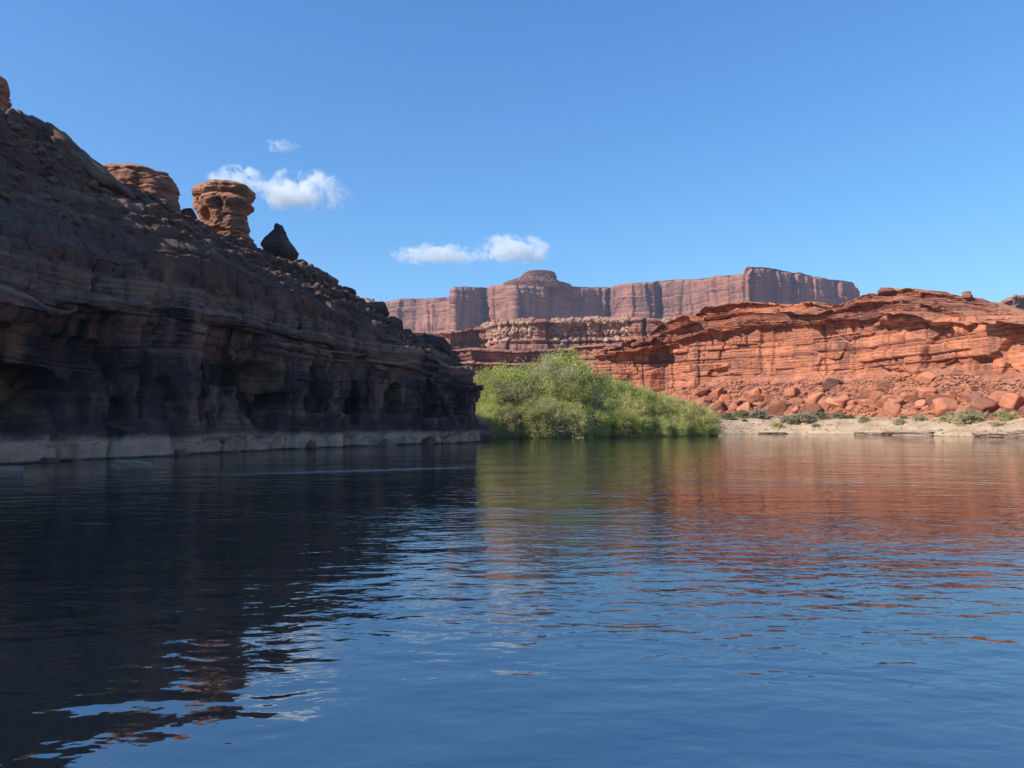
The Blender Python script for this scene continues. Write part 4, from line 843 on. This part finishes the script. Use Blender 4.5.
for q, px in enumerate((551, 560, 571, 583, 622)):
    p = shore_at(px, 0.05); o = link('dead_branches', DEAD[q % 2], M['twig']); o.location = (p[0] - 0.2, p[1] - 0.1, 0.25); o.rotation_euler = (R(rs.uniform(45, 70)), R(rs.uniform(-25, 40)), rs.uniform(-0.5, 0.7)); s_ = rs.uniform(0.8, 1.25); o.scale = (s_, s_, s_)
    tag(o, 'bare grey dead branches leaning out over the water below the willows', 'branches', 'dead branches at the water edge')
SAGE = [shrub_meshes(840 + q, H=1.6, Wd=1.5, nst=40, nclump=170, per=20, leaf=0.20, bare=0.05) for q in range(3)]
for q, (px, py, h, wd, lab) in enumerate([(727, 419, 1.6, 1.3, 'grey shrub on the sand next to the willow thicket'), (741, 417, 1.8, 1.5, 'low green shrub at the talus foot second from the thicket'), (757, 418, 2.2, 1.3, 'darker sage shrub with dead twigs left of the bank middle'),
                                          (789, 423, 1.9, 1.2, 'rounded sage shrub at the left of the bank shrub row'), (803, 421, 2.0, 1.6, 'broad grey sage shrub at the foot of the talus'), (822, 419, 1.7, 1.4, 'pale sage shrub just below the dark cubic boulder'), (838, 418, 1.4, 1.3, 'faint grey shrub between sage and rubble'),
                                          (816, 427, 0.9, 1.2, 'tiny sage tuft on the lower sand'), (864, 422, 1.2, 1.0, 'small lone sage tuft on bare sand'), (899, 424, 1.3, 0.9, 'slim green tuft on bare sand above the longest ledge'), (966, 423, 2.4, 1.4, 'largest green shrub hanging over the bank edge'), (979, 419, 1.8, 1.2, 'olive shrub beside the largest bank shrub'),
                                          (1010, 417, 1.4, 1.3, 'grey green shrub on the bank near the right frame edge'), (1022, 417, 1.3, 1.2, 'shrub cut by the right frame edge on the bank')]):
    d_ = ray(px, py); Yg = np.arange(95, 180, 0.25); pts = np.array([0, 0, CAMZ]) + d_[None] * (Yg / d_[1])[:, None]; gz = ground_z(pts[:, 0], pts[:, 1]); hit = np.where(pts[:, 2] < gz)[0]
    p = pts[hit[0]] if len(hit) else pts[-1]
    shrub('sage_shrub', lab, 'shrub', (p[0], p[1], p[2] - 0.05), h, q * 1.3, SAGE[q % 3], 'sage' if q not in (1, 9, 10) else 'tamarisk', 'sage shrubs on the sand bank', hp=1.6, wide=wd)

for q in range(22):
    px = rs.uniform(722, 1030); p = shore_at(px, 0.4); u_ = p[:2] / np.linalg.norm(p[:2]); dd = rs.choice([rs.uniform(11, 15), rs.uniform(9, 14), rs.uniform(2, 10)]); x, y = p[:2] + u_ * dd; zg = float(ground_z(np.array([x]), np.array([y]))[0])
    shrub('sage_shrub', 'low scrubby tuft of grey green sage on the sand bank below the talus', 'shrub', (x, y, zg - 0.05), rs.uniform(0.5, 1.3), rs.uniform(0, 6), SAGE[q % 3], rs.choice(['sage', 'tamarisk', 'willow']), 'low tufts on the sand bank', hp=1.6, wide=rs.uniform(1.0, 1.6))

# ------------------------------------------------------------------ clouds (real volumes, far above and beyond)
def cloud(name, label, px, py, hw, hh_, seed, Y=5200, dens=0.0085, cover=0.6):
    t = NT('cloud_vapour'); tc = t.n('ShaderNodeTexCoord'); P = tc.outputs['Object']
    ln = t.n('ShaderNodeVectorMath', operation='LENGTH'); t.put(P, ln.inputs[0]); asp = hw / hh_
    off = t.n('ShaderNodeVectorMath', operation='ADD'); t.put(t.scale(P, asp, asp * 0.5, 1.0), off.inputs[0]); off.inputs[1].default_value = (seed * 3.1, seed * 1.7, seed * 0.9)
    n_ = t.noise(off.outputs[0], 1.3, 8, 0.66, dist=0.5)
    sp_ = t.n('ShaderNodeSeparateXYZ'); t.put(P, sp_.inputs[0])
    flat = t.mapr(sp_.outputs[2], -0.55, -0.25)
    v = t.math('ADD', t.math('MULTIPLY', t.math('SUBTRACT', n_, 0.5), 5.2), t.math('SUBTRACT', cover, ln.outputs['Value']))
    v = t.math('MULTIPLY', t.mapr(v, 0.0, 0.45), flat)
    v = t.math('MULTIPLY', v, t.mapr(ln.outputs['Value'], 1.0, 0.8))
    pv = t.n('ShaderNodeVolumePrincipled'); pv.inputs['Color'].default_value = (1, 1, 1, 1); pv.inputs['Anisotropy'].default_value = 0.0
    t.put(t.math('MULTIPLY', v, dens), pv.inputs['Density']); t.put(pv.outputs[0], t.out.inputs['Volume'])
    V, Fc = ICO[3]; o = link(name, new_mesh(name, V, Fc), t.m); k = Y / F
    o.location = at(px, py, Y); o.scale = (hw * k, hw * k * 0.6, hh_ * k)
    return tag(o, label, 'cloud', kind='thing')
cloud('cloud', 'broad white cloud with a ragged right end beside the balanced rock', 297, 194, 62, 27, 11, cover=0.74)
cloud('cloud', 'small white cloud puff behind the cap of the balanced rock', 236, 181, 32, 18, 2, cover=0.85)
cloud('cloud', 'tiny wispy cloud high above the broad cloud', 281, 147, 22, 10, 3, dens=0.006, cover=0.62)
cloud('cloud', 'long thin flat cloud left of centre above the mesa', 437, 256, 52, 13, 4, cover=0.8)
cloud('cloud', 'bright puffy white cloud above the mesa butte', 514, 252, 46, 20, 15, cover=0.85)

# ------------------------------------------------------------------ air
bm = bmesh.new(); bmesh.ops.create_cube(bm, size=1.0); me = bpy.data.meshes.new('haze'); bm.to_mesh(me); bm.free()
t = NT('thin_air'); pv = t.n('ShaderNodeVolumePrincipled'); pv.inputs['Color'].default_value = (0.55, 0.74, 1.0, 1); pv.inputs['Density'].default_value = 0.000065; pv.inputs['Anisotropy'].default_value = 0.2
t.put(pv.outputs[0], t.out.inputs['Volume'])
HZ = link('haze', me, t.m); HZ.location = (0, 4000, 240); HZ.scale = (15000, 14000, 500)
GZMIN = float(GZ.min()); top = 470.0; bot = GZMIN - 1.0; HZ.scale = (5000, 3800, top - bot); HZ.location = (0, 1400, (top + bot) / 2)
tag(HZ, 'thin blue air between the river and the far mesa', 'haze', kind='stuff')
